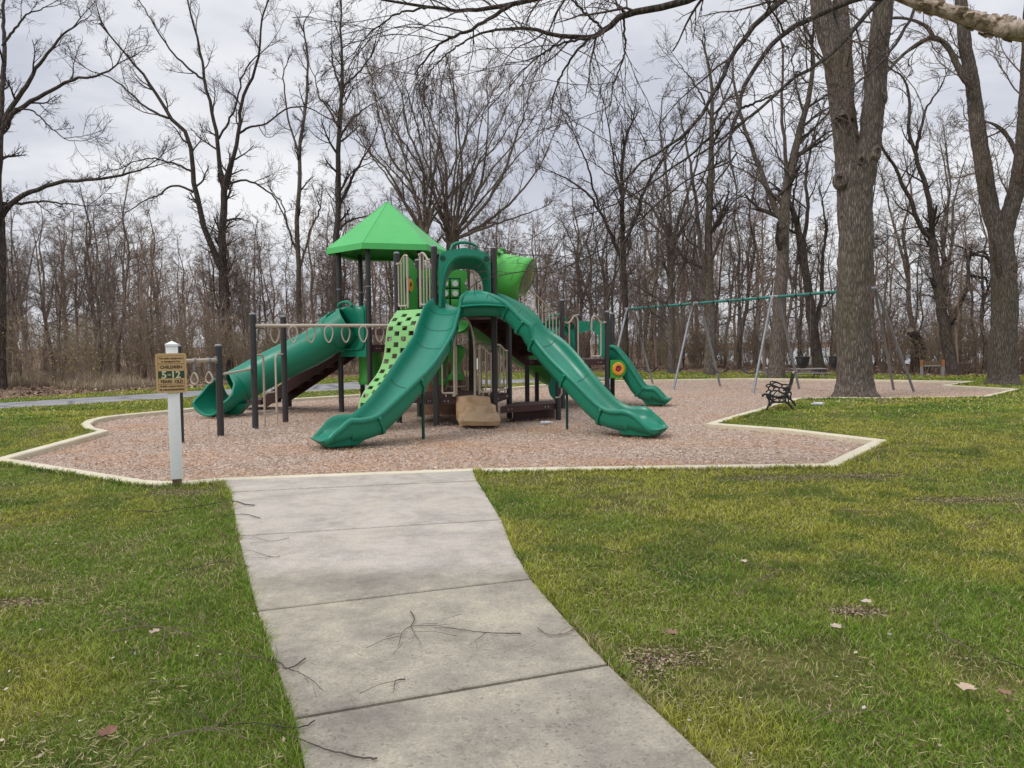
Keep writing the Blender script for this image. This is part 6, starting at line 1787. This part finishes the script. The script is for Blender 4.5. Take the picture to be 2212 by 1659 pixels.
# longer fringe along the path and kerb
fx, fy = [], []
def fringe(a, b, n, s):
    t = rng.random(n); o = np.abs(rng.normal(size=n)) * .035 + .004
    dx, dy = b[0] - a[0], b[1] - a[1]; l = hypot(dx, dy) + 1e-9; fx.append(a[0] + dx * t + s * dy / l * o); fy.append(a[1] + dy * t - s * dx / l * o)
for k in range(len(SW) - 1):
    for side_, s in ((0, -1), (1, 1)):
        a, b_ = SW[k][side_], SW[k + 1][side_]; n = int(900 * (a - b_).length / max(1.0, (a.y + b_.y) / 7)); fringe((a.x, a.y), (b_.x, b_.y), n, -s if side_ == 0 else -s)
for k in range(len(KO)):
    for poly in (KO, KO2):
        a, b_ = poly[k], poly[(k + 1) % len(poly)]; d_ = (a[1] + b_[1]) / 2
        n = int(260 * hypot(a[0] - b_[0], a[1] - b_[1]) * (10 / max(8, d_)))
        fringe(a, b_, n, 1); fringe(a, b_, n, -1)
fx, fy = np.concatenate(fx), np.concatenate(fy); m = ~off2(fx, fy); fx, fy = fx[m], fy[m]
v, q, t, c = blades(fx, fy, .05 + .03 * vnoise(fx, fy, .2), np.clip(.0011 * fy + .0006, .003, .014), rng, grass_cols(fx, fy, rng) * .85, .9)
stuff(raw_mesh('grass_fringe', v, tris=t, quads=q, mat=M['blade'], col=c), 'longer grass hanging over the edges of the path and kerb', 'grass')
# far lawn tufts
x, y = view_points(90000, 15, 36, .85, rng, 1.0)
ey = np.interp(x, [p[0] for p in FEP], [p[1] for p in FEP]); m = ~off2(x, y) & (y < ey + .4); x, y = x[m], y[m]
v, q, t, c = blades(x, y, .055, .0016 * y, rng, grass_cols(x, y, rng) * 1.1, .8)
stuff(raw_mesh('lawn_tufts', v, tris=t, quads=q, mat=M['blade'], col=c), 'mown grass tufts on the far lawn by the wood', 'grass')
# dry tall grass at the left wood edge
x, y = view_points(170000, 20, 46, .85, rng, 1.0); ey = np.interp(x, [p[0] for p in FEP], [p[1] for p in FEP])
m = (y > ey + 1.2 + 2.2 * vnoise(x, y + 50, 1.2)) & (vnoise(x, y, 2.2) > .38) & (rng.random(len(x)) < .95) & ((x < -4) | (y > ey + 3) & (vnoise(x + 9, y, 2) > .6)) & ~((x > 14) & (y > 42)); x, y = x[m], y[m]
col = np.where((rng.random(len(x)) < .8)[:, None], np.array([.54, .43, .31]), np.array([.30, .27, .12])) * rng.uniform(.5, 1.3, len(x))[:, None]
v, q, t, c = blades(x, y, .12 + .70 * vnoise(x, y, 1.1) ** 1.5, .012 + x * 0, rng, col, .5)
stuff(raw_mesh('dry_grass', v, tris=t, quads=q, mat=M['blade'], col=c), 'tall dry tan grass at the foot of the wood', 'dry grass')

# ---- wood chips
x, y = view_points(270000, 8.2, 30, .80, rng, .9); m = inpoly(x, y, KP) & ~inpoly(x, y, KO if inpoly(np.array([KO[0][0]]), np.array([KO[0][1]]), KP)[0] else []) if False else inpoly(x, y, KP); x, y = x[m], y[m]
inner_ = KO if abs(sum(KO[k][0] * KO[(k + 1) % len(KO)][1] - KO[(k + 1) % len(KO)][0] * KO[k][1] for k in range(len(KO)))) < abs(sum(KP[k][0] * KP[(k + 1) % len(KP)][1] - KP[(k + 1) % len(KP)][0] * KP[k][1] for k in range(len(KP)))) else KO2
m = inpoly(x, y, inner_); x, y = x[m], y[m]; n = len(x)
hump = .012 * vnoise(x, y, .3)
P = np.stack([x, y, .010 + hump + rng.uniform(0, .012, n)], 1)
pal = np.array([[.49, .37, .285], [.56, .44, .35], [.42, .305, .23], [.30, .22, .165], [.64, .56, .48], [.52, .365, .245], [.46, .38, .32]])
w = rng.choice(7, n, p=[.27, .2, .17, .12, .08, .08, .08]); rust = (vnoise(x + 3, y * 1.6, 1.6) > .60)
for ex, ey_, er in ((-2.9, 10.7, .8), (2.4, 11.7, .9), (3.6, 17.4, .9), (-6.4, 15.5, .9)): rust |= ((x - ex) ** 2 + ((y - ey_) * 1.5) ** 2 < (er * (.6 + .8 * vnoise(x, y, .4))) ** 2)
cc = pal[w]; cc = np.where((rust & (rng.random(n) < .6))[:, None], np.array([.50, .31, .185]), cc) * rng.uniform(.75, 1.25, n)[:, None]
v, q, c = flakes(P, .017, .36, rng, .78, cc)
stuff(raw_mesh('wood_chips', v, quads=q, mat=M['chip'], col=c), 'loose pinkish brown wood chips covering the play area', 'wood chips')
# crumbs of soil and dead thatch in the worn spots
sp_ = []
for cx, cy, rx, ry in PATCH:
    n = int(900 * min(1.8, rx / .25)); a = rng.normal(size=(n, 2)) * .55; sp_.append(np.stack([cx + a[:, 0] * rx, cy + a[:, 1] * ry, ZL + .004 + rng.uniform(0, .016, n)], 1))
sp_ = np.concatenate(sp_); sp_ = sp_[~off2(sp_[:, 0], sp_[:, 1])]; n = len(sp_)
cc = np.array([[.13, .085, .055], [.22, .15, .095], [.36, .29, .19], [.08, .055, .038]])[rng.choice(4, n, p=[.17, .28, .47, .08])] * rng.uniform(.7, 1.25, n)[:, None]
v, q, c = flakes(sp_, .008, .5, rng, .7, cc)
stuff(raw_mesh('bare_soil', v, quads=q, mat=M['leaf'], col=c), 'crumbled brown soil and dead thatch in worn spots of the lawn', 'soil')
# flattened dead straw between the blades
x, y = view_points(80000, 2.3, 14, .80, rng); m = ~off2(x, y) & (rng.random(len(x)) < .55 * np.clip((vnoise(x, y + 60, .8) * .6 + vnoise(x + 3, y, .22) * .4 - .42) / .35, 0, 1)); x, y = x[m], y[m]; n = len(x)
cc = np.array([.36, .31, .15]) * rng.uniform(.45, 1.25, n)[:, None]
v, q, c = flakes(np.stack([x, y, ZL + .012 + rng.uniform(0, .014, n)], 1), .021, .09, rng, .8, cc)
stuff(raw_mesh('dead_straw', v, quads=q, mat=M['leaf'], col=c), 'flattened pale dead grass stems matted in the lawn', 'dead grass')
# small dead leaves and bits scattered over the lawn and wood edge
x, y = view_points(600, 2.5, 14, .8, rng); m = ~off2(x, y) & (vnoise(x, y + 20, 1.1) > .42); x, y = x[m], y[m]; n = len(x)
cc = np.array([[.42, .34, .26], [.28, .17, .10], [.50, .45, .40], [.2, .12, .07]])[rng.integers(0, 4, n)] * rng.uniform(.7, 1.2, n)[:, None]
v, q, c = flakes(np.stack([x, y, ZL + .022 + rng.uniform(0, .012, n)], 1), .010, .6, rng, .6, cc)
x2, y2 = view_points(26000, 22, 50, .85, rng); ey = np.interp(x2, [p[0] for p in FEP], [p[1] for p in FEP]); m = (y2 > ey - .4); x2, y2 = x2[m], y2[m]; n2 = len(x2)
c2_ = np.array([[.24, .155, .10], [.14, .085, .055], [.33, .25, .18]])[rng.integers(0, 3, n2)] * rng.uniform(.6, 1.3, n2)[:, None]
v2, q2, cc2 = flakes(np.stack([x2, y2, ZL + .02 + rng.uniform(0, .03, n2)], 1), .06, .6, rng, .6, c2_)
stuff(raw_mesh('dead_leaves', np.concatenate([v, v2]), quads=np.concatenate([q, q2 + len(v)]), mat=M['leaf'], col=np.concatenate([c, cc2])), 'scattered small dead leaves on the lawn and wood floor', 'dead leaves')
